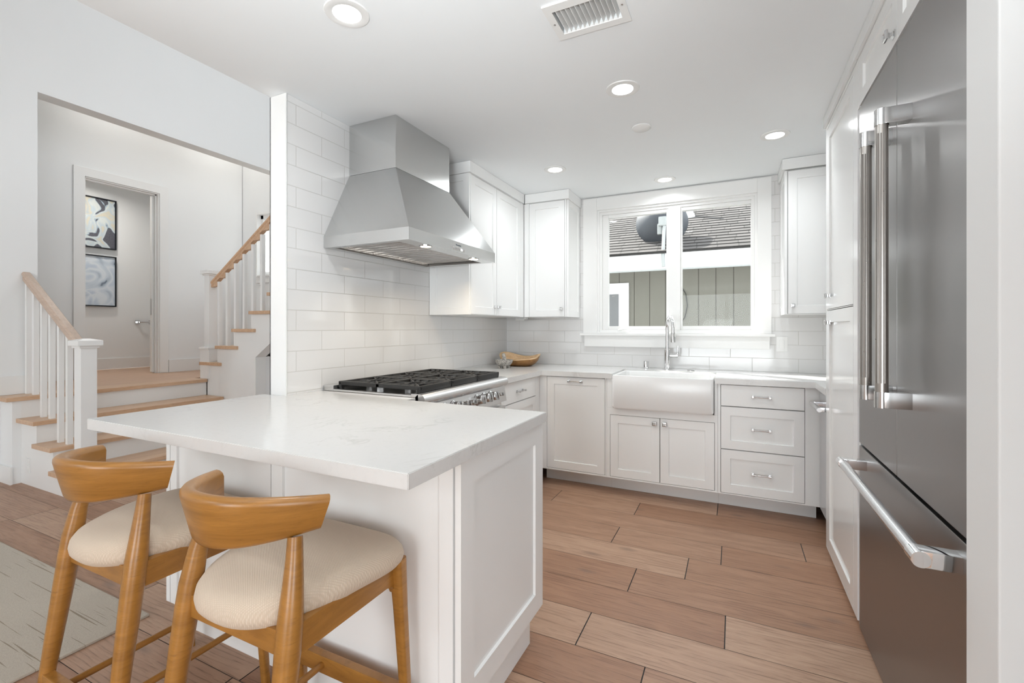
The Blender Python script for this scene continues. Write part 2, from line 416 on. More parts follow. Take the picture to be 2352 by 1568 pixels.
# kitchen ceiling slab (its left edge is where the tall living room begins) with a hole for the vent
m = MB(); t_ = .30
vx0, vx1, vy0, vy1 = -.612, -.380, 1.610, 1.750
m.box(-2.14, -7.4, H, 3.0, vy0, H + t_); m.box(-2.14, vy1, H, 3.0, 4.3, H + t_)
m.box(-2.14, vy0, H, vx0, vy1, H + t_); m.box(vx1, vy0, H, 3.0, vy1, H + t_)
struct('ceiling', m, 'ceiling_paint')
m = MB(); m.box(-8.2, -7.5, 4.75, -2.14, 4.5, 4.9); m.box(-2.14, -7.5, 4.75, 3.0, 4.5, 4.9)
struct('ceiling_living', m, 'ceiling_paint')
m = MB(); m.box(-2.14, -7.4, H + t_ + .002, -2.02, 1.59, 4.748)
struct('wall_upper', m, 'wall_paint')
# range wall: tile on the kitchen side, painted end and back
m = MB(); m.box(-2.14, 1.592, 0, XL - .008, 4.3, H - .001); m.mi = 1; m.box(XL - .008, 1.597, .0, XL, YB, H - .001)
struct('wall_left', m, ['wall_paint', 'tile_side'])
m = MB(); m.box(-2.145, 1.586, .0, -2.026, 1.592, H - .001); m.box(-2.145, 1.586, .0, -2.14, 1.63, H - .001)
struct('trim_1', m, 'trim_paint')
# window wall, opening for the window
wx0, wx1, wz0, wz1 = -1.118, .170, 1.205, 2.320
m = MB()
for mi, ya, yb in ((0, YB + .008, YB + .15), (1, YB, YB + .008)):
    m.mi = mi; x0 = -2.029 if mi else -2.029
    m.box(x0, ya, 0, wx0, yb, H - .001); m.box(wx1, ya, 0, 1.3, yb, H - .001)
    m.box(wx0, ya, 0, wx1, yb, wz0); m.box(wx0, ya, wz1, wx1, yb, H - .001)
struct('wall_back', m, ['wall_paint', 'tile_back'])
m = MB(); m.box(1.22, 1.325, 0, 1.34, YB - .001, H - .001); struct('wall_right', m, 'wall_paint')
m = MB(); m.box(.452, 1.187, 0, 2.998, 1.322, H - .001, .004); struct('wall_stub', m, 'wall_paint')
m = MB(); m.box(.56, .70, 0, 2.998, .82, H - .001); struct('wall_light_blocker', m, 'wall_paint')  # unseen wall added to block light from the stub's near face
# rest of the house behind the camera
m = MB(); m.box(3.0, -7.4, 0, 3.12, 1.322, .28); m.box(3.0, -7.4, 2.22, 3.12, 1.322, H - .001); m.box(3.0, -7.4, .28, 3.12, -3.45, 2.22); m.box(3.0, -1.2, .28, 3.12, 1.322, 2.22); m.box(3.0, -3.45, .28, 3.12, -3.40, 2.22)
struct('wall_east', m, 'wall_paint')
m = MB(); ya, yb = -7.4, -7.27
m.box(-5.43, ya, 0, -5.1, yb, 4.74); m.box(-2.5, ya, 0, -2.14, yb, 4.74); m.box(-5.1, ya, 0, -2.5, yb, 3.3); m.box(-5.1, ya, 4.3, -2.5, yb, 4.74); m.box(-3.85, ya, 3.3, -3.75, yb, 4.3)
m.box(-2.14, ya, 0, -1.9, yb, H - .001); m.box(1.5, ya, 0, 3.0, yb, H - .001); m.box(-1.9, ya, 2.3, 1.5, yb, H - .001); m.box(-1.9, ya, 0, 1.5, yb, .1); m.box(-.25, ya, .1, -.15, yb, 2.3)
struct('wall_south', m, 'wall_paint')
# stair hall wall: solid to the left, high opening, header
SX = -5.43; LZ = .70
m = MB(); m.box(SX - .165, -7.4, 0, SX, 1.80, 4.74); m.box(SX - .165, 1.80, 3.30, SX, 4.3, 4.74)
struct('wall_stair', m, 'wall_paint')
m = MB(); m.box(SX, -7.2, 0, SX + .016, 1.576, .14); m.box(SX + .016, 1.563, 0, -5.20, 1.577, .14); struct('baseboard_living', m, 'trim_paint')
m = MB(); m.box(SX, 1.56, LZ + .001, SX + .016, 1.80, LZ + .155); m.box(SX - .165, 1.801, LZ, SX + .016, 1.815, LZ + .155); struct('baseboard_landing', m, 'trim_paint')
# hall beyond
DX = -6.42; dy0, dy1, dz1 = 2.498, 3.236, 2.925
m = MB(); m.box(DX - .13, .6, 0, DX, dy0, 4.74); m.box(DX - .13, dy1, 0, DX, 4.3, 4.74); m.box(DX - .13, dy0, dz1, DX, dy1, 4.74); m.box(DX - .13, dy0, 0, DX, dy1, LZ - .002)
struct('wall_hall', m, 'wall_paint')
hx0, hx1, hz0, hz1 = -6.09, -5.3, 1.98, 2.86
m = MB(); y0, y1 = 4.31, 4.45
m.box(-8.2, y0, 0, hx0, y1, 4.74); m.box(hx1, y0, 0, -2.145, y1, 4.74); m.box(hx0, y0, 0, hx1, y1, hz0); m.box(hx0, y0, hz1, hx1, y1, 4.74)
struct('wall_landing', m, 'wall_paint')
m = MB(); m.box(-6.55, .6, 0, SX - .166, .72, 4.74); struct('wall_hall_end', m, 'wall_paint')
m = MB(); m.box(-7.76, .6, 0, -7.62, 4.3, 3.4); struct('wall_bathroom', m, 'wall_paint')
m = MB(); m.box(-7.62, 1.3, 0, DX - .131, 1.42, 3.3); struct('wall_bathroom_side', m, 'wall_paint')
m = MB(); m.box(-7.62, 1.3, 3.22, DX - .131, 4.3, 3.34); struct('ceiling_bathroom', m, 'ceiling_paint')
m = MB(); m.box(DX, .72, 4.2, SX - .166, 4.309, 4.3); struct('ceiling_hall', m, 'ceiling_paint')
m = MB(); m.box(-7.62, 1.42, LZ, -7.604, 4.3, LZ + .145, .003); struct('baseboard_bathroom', m, 'trim_paint')
m = MB(); m.box(DX, dy1 + .1, LZ, DX + .016, 4.3, LZ + .155); m.box(DX, .75, LZ, DX + .016, dy0 - .1, LZ + .155); struct('baseboard_hall', m, 'trim_paint')
m = MB(); m.box(-7.6, .75, LZ - .03, SX - .0, 4.3, LZ - .001); struct('floor_landing', m, 'landing_oak')
# bathroom doorway: casing, jambs, stop and the edge of the pocket door
m = MB(); c_ = .092
m.box(DX, dy0 - c_, LZ, DX + .02, dy0 + .004, dz1 + c_, .003); m.box(DX, dy1 - .004, LZ, DX + .02, dy1 + c_, dz1 + c_, .003); m.box(DX, dy0, dz1 - .004, DX + .02, dy1, dz1 + c_, .003)
dcas = struct('door_1', m, 'trim_paint')
m = MB(); m.box(DX - .13, dy1 - .016, LZ, DX + .001, dy1, dz1); m.box(DX - .05, dy1 - .03, LZ, DX - .035, dy1 - .016, dz1); m.box(DX - .13, dy0, LZ, DX, dy0 + .016, dz1); m.box(DX - .13, dy0, dz1 - .016, DX, dy1, dz1); m.box(DX - .05, dy0, dz1 - .03, DX - .035, dy1, dz1 - .016)
struct('jamb', m, 'trim_paint', dcas)
m = MB(); m.box(DX - .105, dy1 - .05, LZ + .012, DX - .066, dy1 - .017, dz1 - .018); pd = struct('pocket_door', m, 'trim_paint', dcas)
m = MB(); m.box(DX - .0655, dy1 - .052, LZ + .72, DX - .1, dy1 - .0505, LZ + .92); struct('edge_pull', m, 'nickel', pd)
m = MB(); m.box(hx0 - .07, 4.29, hz0 - .09, hx1 + .07, 4.309, hz0, .002); m.box(hx0 - .07, 4.27, hz0 - .001, hx1 + .07, 4.31, hz0 + .022, .003)
m.box(hx0 - .03, 4.298, hz0, hx0, 4.309, hz1 + .03); m.box(hx0, 4.298, hz1, hx1, 4.309, hz1 + .03)
wn = struct('window_2', m, 'trim_paint')
m = MB(); m.box(hx0, 4.36, hz0 + .02, hx0 + .05, 4.40, hz1); m.box(hx1 - .05, 4.36, hz0, hx1, 4.40, hz1); m.box(hx0, 4.36, hz1 - .05, hx1, 4.40, hz1); m.box(hx0, 4.36, hz0 + .02, hx1, 4.40, hz0 + .07); m.box(hx0 + .3, 4.36, hz0, hx0 + .33, 4.40, hz1)
struct('window_frame', m, 'trim_paint', wn)
m = MB(); m.box(hx0 + .05, 4.378, hz0 + .07, hx1 - .05, 4.382, hz1 - .05); struct('pane', m, 'window_glass', wn)

# ---------------------------------------------------------------- kitchen window
m = MB(); yf = YB - .02
m.box(-1.240, yf, 1.21, wx0 + .004, YB, 2.425, .003); m.box(wx1 - .004, yf, 1.21, .262, YB, 2.425, .003); m.box(wx0 + .004, yf, wz1 - .004, wx1 - .004, YB, 2.425, .003)
m.box(-1.226, yf - .012, 1.09, .250, YB, 1.19, .003)
win = struct('window_1', m, 'trim_paint')
m = MB(); m.box(-1.262, YB - .055, 1.188, .285, YB + .13, 1.210, .004); struct('window_sill', m, 'trim_paint', win)
def rframe(m, x0, z0, x1, z1, wl, wr, wb, wt, ya, yb):
    m.box(x0, ya, z0, x0 + wl, yb, z1); m.box(x1 - wr, ya, z0, x1, yb, z1); m.box(x0 + wl, ya, z0, x1 - wr, yb, z0 + wb); m.box(x0 + wl, ya, z1 - wt, x1 - wr, yb, z1)
m = MB(); ya, yb = YB + .02, YB + .10     # outer frame, stepped
rframe(m, wx0 + .002, 1.212, wx1 - .002, wz1 - .002, .043, .043, .028, .043, ya, yb)
rframe(m, wx0 + .001, 1.211, wx1 - .001, wz1 - .001, .020, .020, .010, .020, YB + .001, ya - .0005)
m.box(-.500, ya - .006, 1.2405, -.405, yb, wz1 - .0455)
struct('window_frame', m, 'trim_paint', win)
for gx0, gx1 in ((-1.020, -.520), (-.392, .122)):
    m = MB(); ya, yb = YB + .03, YB + .075; z0, z1 = 1.2405, wz1 - .0455; gz0, gz1 = 1.272, 2.245
    x0 = wx0 + .0455 if gx0 < -1 else -.4045; x1 = -.5005 if gx0 < -1 else wx1 - .0455
    m.box(x0, ya, z0, gx0, yb, z1, .003); m.box(gx1, ya, z0, x1, yb, z1, .003); m.box(gx0, ya, z0, gx1, yb, gz0, .003); m.box(gx0, ya, gz1, gx1, yb, z1, .003)
    sa = struct('sash', m, 'trim_paint', win)
    m = MB(); m.box(gx0, YB + .052, gz0, gx1, YB + .056, gz1); struct('pane', m, 'window_glass', sa)
    cx = gx0 + .14 if gx0 < -1 else gx0 + .34
    m = MB(); m.box(cx - .055, YB + .002, 1.211, cx + .055, YB + .03, 1.235, .006); m.tube([(cx - .045, YB + .004, 1.236), (cx + .02, YB - .002, 1.246), (cx + .05, YB - .002, 1.243)], [.008, .006, .008], 8)
    struct('crank_handle', m, 'plastic_white', win, True)
m = MB()
for lx in (-.492, -.413): m.box(lx - .008, YB + .002, 1.33, lx + .008, YB + .014, 1.36, .002); m.box(lx - .004, YB - .006, 1.34, lx + .004, YB + .004, 1.41, .002)
struct('sash_lock', m, 'plastic_white', win)

# ================================================================ STAIRS
fx = [-4.345, -4.625, -4.905, -5.187]; R_ = .175
st = thing('staircase', (-4.8, 2.35, 0), 'lower flight of pale oak stair treads with white risers rising left to the landing', 'staircase')
m = MB()
for k in range(4):
    m.box(-5.211 if k == 3 else fx[k + 1] - .0305, 1.63, 0, fx[k] - .03, 3.085, R_ * (k + 1) - .0345)
mesh_obj('riser', m, 'trim_paint', st)
m = MB(); m.box(SX + .001, 1.578, .0, -5.2115, 3.085, LZ - .036); mesh_obj('landing_base', m, 'wall_paint', st)
for k in range(4):
    back = fx[k + 1] - .03 if k < 3 else SX + .001
    m = MB(); z = R_ * (k + 1)
    m.box(back, 1.60 if k < 3 else 1.538, z - .034, fx[k], 3.083, z, .004); mesh_obj('tread', m, 'tread_oak', st)
m = MB(); m.box(-5.188, 3.05, R_ * 4 - .034, -5.16, 3.083, R_ * 4); 
ra = thing('stair_railing', (-4.9, 1.73, 0), 'white baluster railing with pale oak handrail beside the lower stair flight', 'railing')
m = MB(); m.box(-4.46, 1.68, R_, -4.36, 1.778, 1.118, .003); nw = mesh_obj('newel_post', m, 'trim_paint', ra)
m = MB()
def cap(m, x0, y0, x1, y1, z):
    m.box(x0 - .012, y0 - .012, z - .035, x1 + .012, y1 + .012, z - .018, .004); m.box(x0 - .028, y0 - .028, z - .018, x1 + .028, y1 + .028, z + .022, .005)
    a = [(x0 - .026, y0 - .026, z + .022), (x1 + .026, y0 - .026, z + .022), (x1 + .026, y1 + .026, z + .022), (x0 - .026, y1 + .026, z + .022)]
    b = [(x0 + .03, y0 + .03, z + .036), (x1 - .03, y0 + .03, z + .036), (x1 - .03, y1 - .03, z + .036), (x0 + .03, y1 - .03, z + .036)]
    m.hexa(a, b)
cap(m, -4.46, 1.68, -4.36, 1.778, 1.14); mesh_obj('newel_cap', m, 'trim_paint', nw)
rz = lambda x: 1.10 + (-4.46 - x) * .615      # rail axis height
for bx in (-5.39, -5.255, -5.108, -4.962, -4.812, -4.672, -4.53):
    base = R_ * (4 if bx < -5.2 else 3 if bx < -4.92 else 2 if bx < -4.64 else 1)
    m = MB(); a = .017; m.hexa([(bx - a, 1.713, base), (bx + a, 1.713, base), (bx + a, 1.747, base), (bx - a, 1.747, base)], [(bx - a, 1.713, rz(bx - a) - .03), (bx + a, 1.713, rz(bx + a) - .03), (bx + a, 1.747, rz(bx + a) - .03), (bx - a, 1.747, rz(bx - a) - .03)])
    mesh_obj('baluster', m, 'trim_paint', ra)
def rail(m, x0, z0, x1, z1, y):
    sec = [(-.024, -.036), (.024, -.036), (.024, -.012), (.020, -.004), (.030, .008), (.031, .022), (.020, .036), (-.020, .036), (-.031, .022), (-.030, .008), (-.020, -.004), (-.024, -.012)]
    m.hexa([(x0, y + a, z0 + b) for a, b in sec], [(x1, y + a, z1 + b) for a, b in sec])
m = MB(); rail(m, -4.46, rz(-4.46), SX + .002, rz(SX), 1.73); mesh_obj('handrail', m, 'rail_oak', ra)
# upper flight
ux = [-5.306 + .278 * k for k in range(9)]; uz = [.884 + .182 * k for k in range(9)]; UY = 3.09
up = thing('staircase', (-4.2, 3.6, 0), 'upper flight of oak stair treads with white stringer rising right behind the tiled wall', 'staircase')
m = MB()
m.box(-5.20, UY, 0, ux[1] + .0295, UY + .1, LZ); m.box(ux[0] + .03, UY, LZ, ux[1] + .0295, UY + .1, uz[0] - .0345)
for k in range(1, 9):
    xa, xb_ = ux[k] + .03, (ux[k + 1] + .0295 if k < 8 else -2.146); lo = 0
    if xb_ > -4.378:
        if xa < -4.378: m.box(xa, UY, 0, -4.378, UY + .1, uz[k] - .0345); xa = -4.378
        zl = lambda x: .959 + .66 * (x + 4.378)
        m.hexa([(xa, UY, zl(xa)), (xb_, UY, zl(xb_)), (xb_, UY + .1, zl(xb_)), (xa, UY + .1, zl(xa))], [(xa, UY, max(zl(xa) + .01, uz[k] - .0345)), (xb_, UY, max(zl(xb_) + .01, uz[k] - .0345)), (xb_, UY + .1, max(zl(xb_) + .01, uz[k] - .0345)), (xa, UY + .1, max(zl(xa) + .01, uz[k] - .0345))])
    else: m.box(xa, UY, 0, xb_, UY + .1, uz[k] - .0345)
mesh_obj('stringer', m, 'trim_paint', up)
m = MB()
for k in range(9): m.box(ux[k] + .03, UY + .1, (uz[k - 1] if k else LZ), ux[k] + .05, 4.305, uz[k] - .034)
mesh_obj('riser', m, 'trim_paint', up)
for k in range(9):
    m = MB(); m.box(ux[k], 3.062, uz[k] - .034, ux[k] + .355, 4.305, uz[k], .004); mesh_obj('tread', m, 'tread_oak', up)
m = MB(); s_ = .66
m.prism([(-4.997, UY - .014, .698), (-4.378, UY - .014, .247), (-4.378, UY - .014, .959), (-2.2, UY - .014, .959 + s_ * 2.178), (-2.2, UY - .014, .698 + s_ * 2.797)], (0, .0135, 0))
mesh_obj('skirt_board', m, 'trim_paint', up)
m = MB(); m.box(-4.42, UY + .22, 0, -2.146, UY + .24, 2.4); m.box(-4.42, UY + .101, 0, -4.379, UY + .219, .96); mesh_obj('niche_back', m, 'wall_paint', up)
ur = thing('stair_railing', (-4.8, 3.14, LZ), 'white baluster railing with oak handrail along the upper flight beside the white wall end', 'railing')
m = MB(); m.box(-5.267, 3.095, 1.03, -5.180, 3.182, 1.848, .003); nw = mesh_obj('newel_post', m, 'trim_paint', ur)
m = MB(); cap(m, -5.267, 3.095, -5.180, 3.182, 1.868); mesh_obj('newel_cap', m, 'trim_paint', nw)
m = MB(); m.box(-5.313, 3.078, LZ + .001, -5.155, 3.20, 1.03, .003); m.box(-5.325, 3.068, 1.02, -5.15, 3.21, 1.046, .006); mesh_obj('newel_base', m, 'trim_paint', nw)
uzr = lambda x: 1.765 + (x + 5.142) * .645
for i in range(11):
    bx = -5.062 + .1405 * i; k = max(j for j in range(9) if ux[j] < bx - .01); a = .017
    m = MB(); zt = uzr(bx) - .055; m.box(bx - a, 3.123, uz[k], bx + a, 3.157, zt); mesh_obj('baluster', m, 'trim_paint', ur)
m = MB(); rail(m, -5.18, uzr(-5.18) + .0, -3.55, uzr(-3.55), 3.14); hr = mesh_obj('handrail', m, 'tread_oak', ur)
for i in range(11):
    bx = -5.062 + .1405 * i - .017; a0, a1 = bx - .07, bx
    m = MB(); z1 = uzr(a1) - .036
    m.prism([(a0 - .03, 3.118, uzr(a0 - .03) - .034), (a0 + .005, 3.118, uzr(a0) - .052), (a1 - .01, 3.118, uzr(a0) - .05), (a1, 3.118, uzr(a0) - .038), (a1, 3.118, z1 + .004)], (0, .044, 0)); mesh_obj('fillet', m, 'tread_oak', hr)

# ================================================================ CABINETRY helpers
def put(name, parent, origin, facing, fn, mat='cabinet_paint', smooth=False):
    m = MB(frame(origin, facing)); fn(m); return mesh_obj(name, m, mat, parent, smooth)
def pull(parent, origin, facing, L=.10):     # bar pull, origin = centre on the front
    def fn(m):
        for sx in (-1, 1):
            m.box(sx * L / 2 - .008, -.004, -.009, sx * L / 2 + .008, 0, .009, .001); m.box(sx * L / 2 - .005, -.024, -.005, sx * L / 2 + .005, -.003, .005, .001); m.box(sx * L / 2 - .0075, -.032, -.0065, sx * L / 2 + .0075, -.020, .0065, .002)
        m.tube([(-L / 2, -.026, 0), (L / 2, -.026, 0)], .0042, 10)
    return put('handle', parent, origin, facing, fn, 'nickel')
def knob(parent, origin, facing, s=1.0):
    def fn(m):
        sq = lambda r, y: [(-r * s, y, -r * s), (r * s, y, -r * s), (r * s, y, r * s), (-r * s, y, r * s)]
        rs = [(.012, 0), (.012, -.003), (.0085, -.005), (.006, -.009), (.006, -.013), (.0085, -.017), (.0145, -.019), (.0155, -.024), (.0135, -.028), (.009, -.0285), (.0085, -.0265)]
        rings = [[m._v(p) for p in sq(r, y * s)] for r, y in rs]
        for a, b in zip(rings, rings[1:]):
            for k in range(4): m._f([a[k], a[(k + 1) % 4], b[(k + 1) % 4], b[k]])
        m._f(rings[-1]); m._f(rings[0][::-1])
    return put('knob', parent, origin, facing, fn, 'nickel')
def carcass(parent, x0, y0, x1, y1, z0, z1):
    m = MB(); m.box(x0, y0, z0, x1, y1, z1); return m
def inset(parent, name, origin, facing, w_, h_, slab=False, st=.058, mat='cabinet_paint'):
    # inset front, set flush in its frame, standing 2 mm off the dark reveal
    def fn(m):
        if slab: m.box(0, 0, 0, w_, .02, h_, .0015)
        else: m.shaker(w_, h_, .02, st, .009)
    return put(name, parent, origin, facing, fn, mat)
def face_frame(parent, facing, origin, W, Hh, holes, mat='cabinet_paint', t=.02):
    # frame board W x Hh with rectangular holes (x0,z0,x1,z1) filled by fronts; built on a grid
    xs = sorted({0, W, *[h[0] for h in holes], *[h[2] for h in holes]}); zs = sorted({0, Hh, *[h[1] for h in holes], *[h[3] for h in holes]})
    def fn(m):
        for a, b in zip(xs, xs[1:]):
            for c, d in zip(zs, zs[1:]):
                cx, cz = (a + b) / 2, (c + d) / 2
                if any(h[0] < cx < h[2] and h[1] < cz < h[3] for h in holes): continue
                m.box(a, 0, c, b, t, d)
    return put('face_frame', parent, origin, facing, fn, mat)
def reveal(parent, origin, facing, W, Hh, y=.019):
    return put('carcass', parent, origin, facing, lambda m: m.box(0, y, 0, W, y + .03, Hh), 'gap_dark')
G = .0028
def base_unit(name, loc, label, facing, origin, W, z0, z1, depth, fronts, toe=True, cat='base cabinet'):
    """fronts: list of (kind, x0, z0, x1, z1, hw) with hw list of ('pull',x,z)|('knob',x,z) in local units; z absolute"""
    t = thing(name, loc, label, cat); F = frame(origin, facing)
    holes = [(f[1] - G, f[2] - z0 - G, f[3] + G, f[4] - z0 + G) for f in fronts]
    o0 = (origin[0], origin[1], z0)
    face_frame(t, facing, o0, W, z1 - z0, [(max(0, a), max(-.0, b), min(W, c), min(z1 - z0, d)) for a, b, c, d in holes])
    m = MB(frame(o0, facing)); m.box(.001, .0225, .001, W - .001, depth, z1 - z0 - .001); m.mi = 1; m.box(.001, .0202, .001, W - .001, .0222, z1 - z0 - .001)
    mesh_obj('carcass', m, ['cabinet_paint', 'gap_dark'], t)
    if toe: put('toe_kick', t, (origin[0], origin[1], 0), facing, lambda m: m.box(0, .155, 0, W, .175, z0 - .001))
    for f in fronts:
        p = F @ Vector((f[1], 0, 0)); d = inset(t, 'drawer' if f[0].startswith('drawer') else 'door', (p.x, p.y, f[2]), facing, f[3] - f[1], f[4] - f[2], f[0].endswith('slab'))
        for hw in f[5]:
            q = F @ Vector((hw[1], 0, 0)); (pull if hw[0] == 'pull' else knob)(d, (q.x, q.y, hw[2]), facing)
    return t
# ---------------------------------------------------------------- back run (fronts face -y at 3.455)
FY = 3.455; TZ = .874; BZ = .125
base_unit('base_cabinet', (-1.15, 3.75, 0), 'white base cabinet with one tall shaker pull-out door left of the farmhouse sink', '-y', (-1.418, FY, 0), .549, BZ, TZ, .62,
          [('door', .066, .140, .534, .868, [('pull', .30, .838)])])
base_unit('sink_cabinet', (-.48, 3.75, 0), 'white base cabinet with two square-knobbed doors under the farmhouse sink', '-y', (-.868, FY, 0), .768, BZ, .655, .62,
          [('door', .026, .138, .384, .601, [('knob', .350, .565)]), ('door', .389, .138, .747, .601, [('knob', .420, .565)])])
base_unit('drawer_cabinet', (.18, 3.75, 0), 'white base cabinet with three drawers right of the farmhouse sink', '-y', (-.099, FY, 0), .589, BZ, TZ, .62,
          [('drawer_slab', .020, .726, .505, .868, [('pull', .262, .797)]), ('drawer', .020, .434, .505, .720, [('pull', .262, .577)]), ('drawer', .020, .135, .505, .428, [('pull', .262, .281)])])
sc_t = [o for o in bpy.data.objects if o.name.startswith('sink_cabinet')][0]
for xa, xb_ in ((-.8675, -.8225), (-.1205, -.1005)):
    m = MB(); m.box(xa, FY, .6555, xb_, FY + .4, .8745); mesh_obj('stile', m, 'cabinet_paint', sc_t)
# cabinet right of the range (fronts face +x at -1.418)
base_unit('drawer_cabinet', (-1.72, 3.05, 0), 'white base cabinet with drawers between range and corner', '+x', (-1.418, 2.742, 0), .712, BZ, TZ, .60,
          [('drawer_slab', .02, .722, .63, .868, [('pull', .325, .795)]), ('drawer', .02, .43, .63, .716, [('pull', .325, .573)]), ('drawer', .02, .135, .63, .424, [('pull', .325, .28)])])
# undercounter appliance at the right corner
ap = thing('undercounter_appliance', (.8, 3.28, 0), 'stainless undercounter appliance with a bar handle in the right corner', 'appliance')
m = MB(); m.box(.512, 3.098, .12, 1.1, 3.452, .872); mesh_obj('body', m, 'steel_dark', ap)
m = MB(); m.box(.486, 3.100, .13, .510, 3.448, .868, .003); dd = mesh_obj('door', m, 'steel_bright', ap)
m = MB(); m.tube([(.436, 3.10, .79), (.436, 3.385, .79)], .0125, 14)
for yy in (3.13, 3.36): m.box(.436, yy - .012, .778, .487, yy + .012, .802, .002)
mesh_obj('handle', m, 'steel_bright', dd, True)
m = MB(); m.box(.64, 3.098, 0, .66, 3.46, .119); mesh_obj('toe_kick', m, 'steel_dark', ap)
# ---------------------------------------------------------------- countertops
CT = .914; CB = .876
m = MB()
m.box(-.818, 3.858, CB, -.122, YB - .001, CT); m.box(XL + .001, 3.428, CB, -.8245, YB - .001, CT); m.box(-.1185, 3.428, CB, 1.2, YB - .001, CT); m.box(.462, 3.10, CB, 1.2, 3.428, CT); m.box(XL + .001, 2.742, CB, -1.392, 3.428, CT); m.box(-.8245, 3.858, CB, -.818, YB - .001, CT); m.box(-.122, 3.858, CB, -.1185, YB - .001, CT)
ctop = mesh_obj('countertop', m, 'quartz'); tag(ctop, 'white quartz countertop along the window wall and right of the range', 'countertop')
m = MB()
m.prism([(-2.19, .862, .874), (-.6855, .862, .874), (-.6855, 1.742, .874), (-1.395, 1.742, .874), (-1.395, 1.812, .874), (XL + .002, 1.812, .874), (XL + .002, 1.582, .874), (-2.19, 1.582, .874)], (0, 0, CT - .874))
bmesh.ops.bevel(m.bm, geom=[e for e in m.bm.edges], offset=.002, segments=2, affect='EDGES')
pct = mesh_obj('countertop', m, 'quartz'); tag(pct, 'white veined quartz countertop on the peninsula in front of the stools', 'countertop')
# ---------------------------------------------------------------- peninsula base
pn = thing('peninsula_cabinet', (-1.45, 1.4, 0), 'white peninsula cabinet with shaker end panel under the overhanging quartz top', 'peninsula cabinet')
PX = -.703; PY = 1.117; PF = 1.745
m = MB(); m.prism([(-2.165, 1.136, .13), (-.726, 1.136, .13), (-.726, 1.735, .13), (-1.42, 1.735, .13), (-1.42, 1.808, .13), (XL + .004, 1.808, .13), (XL + .004, 1.578, .13), (-2.165, 1.578, .13)], (0, 0, .742)); mesh_obj('carcass', m, 'cabinet_paint', pn)
m = MB(); m.box(-2.165, 1.150, 0, -.732, 1.575, .129); m.box(-1.42, 1.575, 0, -.732, 1.68, .129); mesh_obj('toe_kick', m, 'cabinet_paint', pn)
put('end_panel', pn, (PX, PY + .004, .128), '+x', lambda m: m.shaker(PF - PY - .004, .742, .020, .075, .009))
m = MB(frame((-2.168, PY + .002, .10), '-y')); x = 0
wfull = 2.168 - .728
m.box(0, 0, 0, .026, .018, .772); m.box(.030, 0, 0, .075, .018, .772)
m.box(.075, .010, 0, .655, .018, .772); m.box(.655, 0, 0, .658, .018, .772); m.box(.662, 0, 0, .720, .018, .772)
m.box(.720, .010, 0, wfull - .052, .018, .772); m.box(wfull - .052, .004, 0, wfull - .004, .018, .772)
m.box(.075, 0, 0, .655, .0175, .03); m.box(.72, 0, 0, wfull - .052, .0175, .03)
mesh_obj('back_panel', m, 'cabinet_paint', pn)
m = MB(); m.box(-2.166, PY + .0195, .10, -.728, PY + .0202, .872); mesh_obj('reveal', m, 'gap_dark', pn)

# ---------------------------------------------------------------- wall cabinets
UB, UT = 1.352, 2.356
def crown(parent, fn):
    m = MB(); fn(m); return mesh_obj('crown', m, 'cabinet_paint', parent)
def wall_cab(name, loc, label, facing, origin, W, depth, doors, crownfn=None, side=None, mat='cabinet_paint'):
    t = thing(name, loc, label, 'wall cabinet'); F = frame(origin, facing)
    holes = [(f[0] - G, .002, f[1] + G, UT - UB - .002) for f in doors]
    o0 = (origin[0], origin[1], UB)
    face_frame(t, facing, o0, W, UT - UB, holes, mat)
    m = MB(frame(o0, facing)); m.box(.0005, .0225, 0, W - .0005, depth, UT - UB); m.mi = 1; m.box(.003, .0202, .004, W - .003, .0222, UT - UB - .004); mesh_obj('carcass', m, [mat, 'gap_dark'], t)
    for a, b, hw in doors:
        p = F @ Vector((a, 0, 0)); d = inset(t, 'door', (p.x, p.y, UB + .004), facing, b - a, UT - UB - .009, False, .055, mat)
        for hx, hz in hw: q = F @ Vector((hx, 0, 0)); knob(d, (q.x, q.y, hz), facing, .8)
    if side: side(t)
    if crownfn: crown(t, crownfn)
    return t
UX = -1.685; UYF = 3.735
# left double-door cabinet on the tiled wall, faces +x ; local x runs along +y
def side_l(t):
    put('side_panel', t, (XL + .002, 2.800, UB), '-y', lambda m: m.shaker(-XL + UX - .006, UT - UB, .016, .05, .006))
wall_cab('wall_cabinet', (-1.86, 3.25, UB), 'white wall cabinet with two tall doors beside the steel range hood', '+x', (UX, 2.818, 0), .912, .343,
         [(.006, .392, [(.366, 1.420)]), (.398, .842, [(.424, 1.420)])],
         lambda m: (m.box(XL + .001, 2.790, UT + .002, UX + .012, 3.72, H - .002)), side_l)
def side_m(t):
    put('side_panel', t, (-1.275, UYF + .022, UB), '+x', lambda m: m.shaker(YB - UYF - .024, UT - UB, .016, .05, .006))
wall_cab('wall_cabinet', (-1.48, 3.9, UB), 'white wall cabinet with a single door left of the window', '-y', (UX + .002, UYF, 0), .392, .345,
         [(.05, .378, [(.352, 1.420)])], lambda m: m.box(UX + .016, UYF - .012, UT + .002, -1.262, YB - .001, H - .002), side_m)
def side_r(t):
    put('side_panel', t, (.320, YB - .002, UB), '-x', lambda m: m.shaker(YB - UYF - .004, UT - UB, .016, .05, .006))
wall_cab('wall_cabinet', (.7, 3.9, UB), 'white wall cabinet with one plain door right of the window', '-y', (.337, UYF, 0), .52, .345,
         [(.004, .42, [(.033, 1.412)])], lambda m: m.box(.306, UYF - .014, UT + .006, .88, YB - .001, H - .002), side_r)
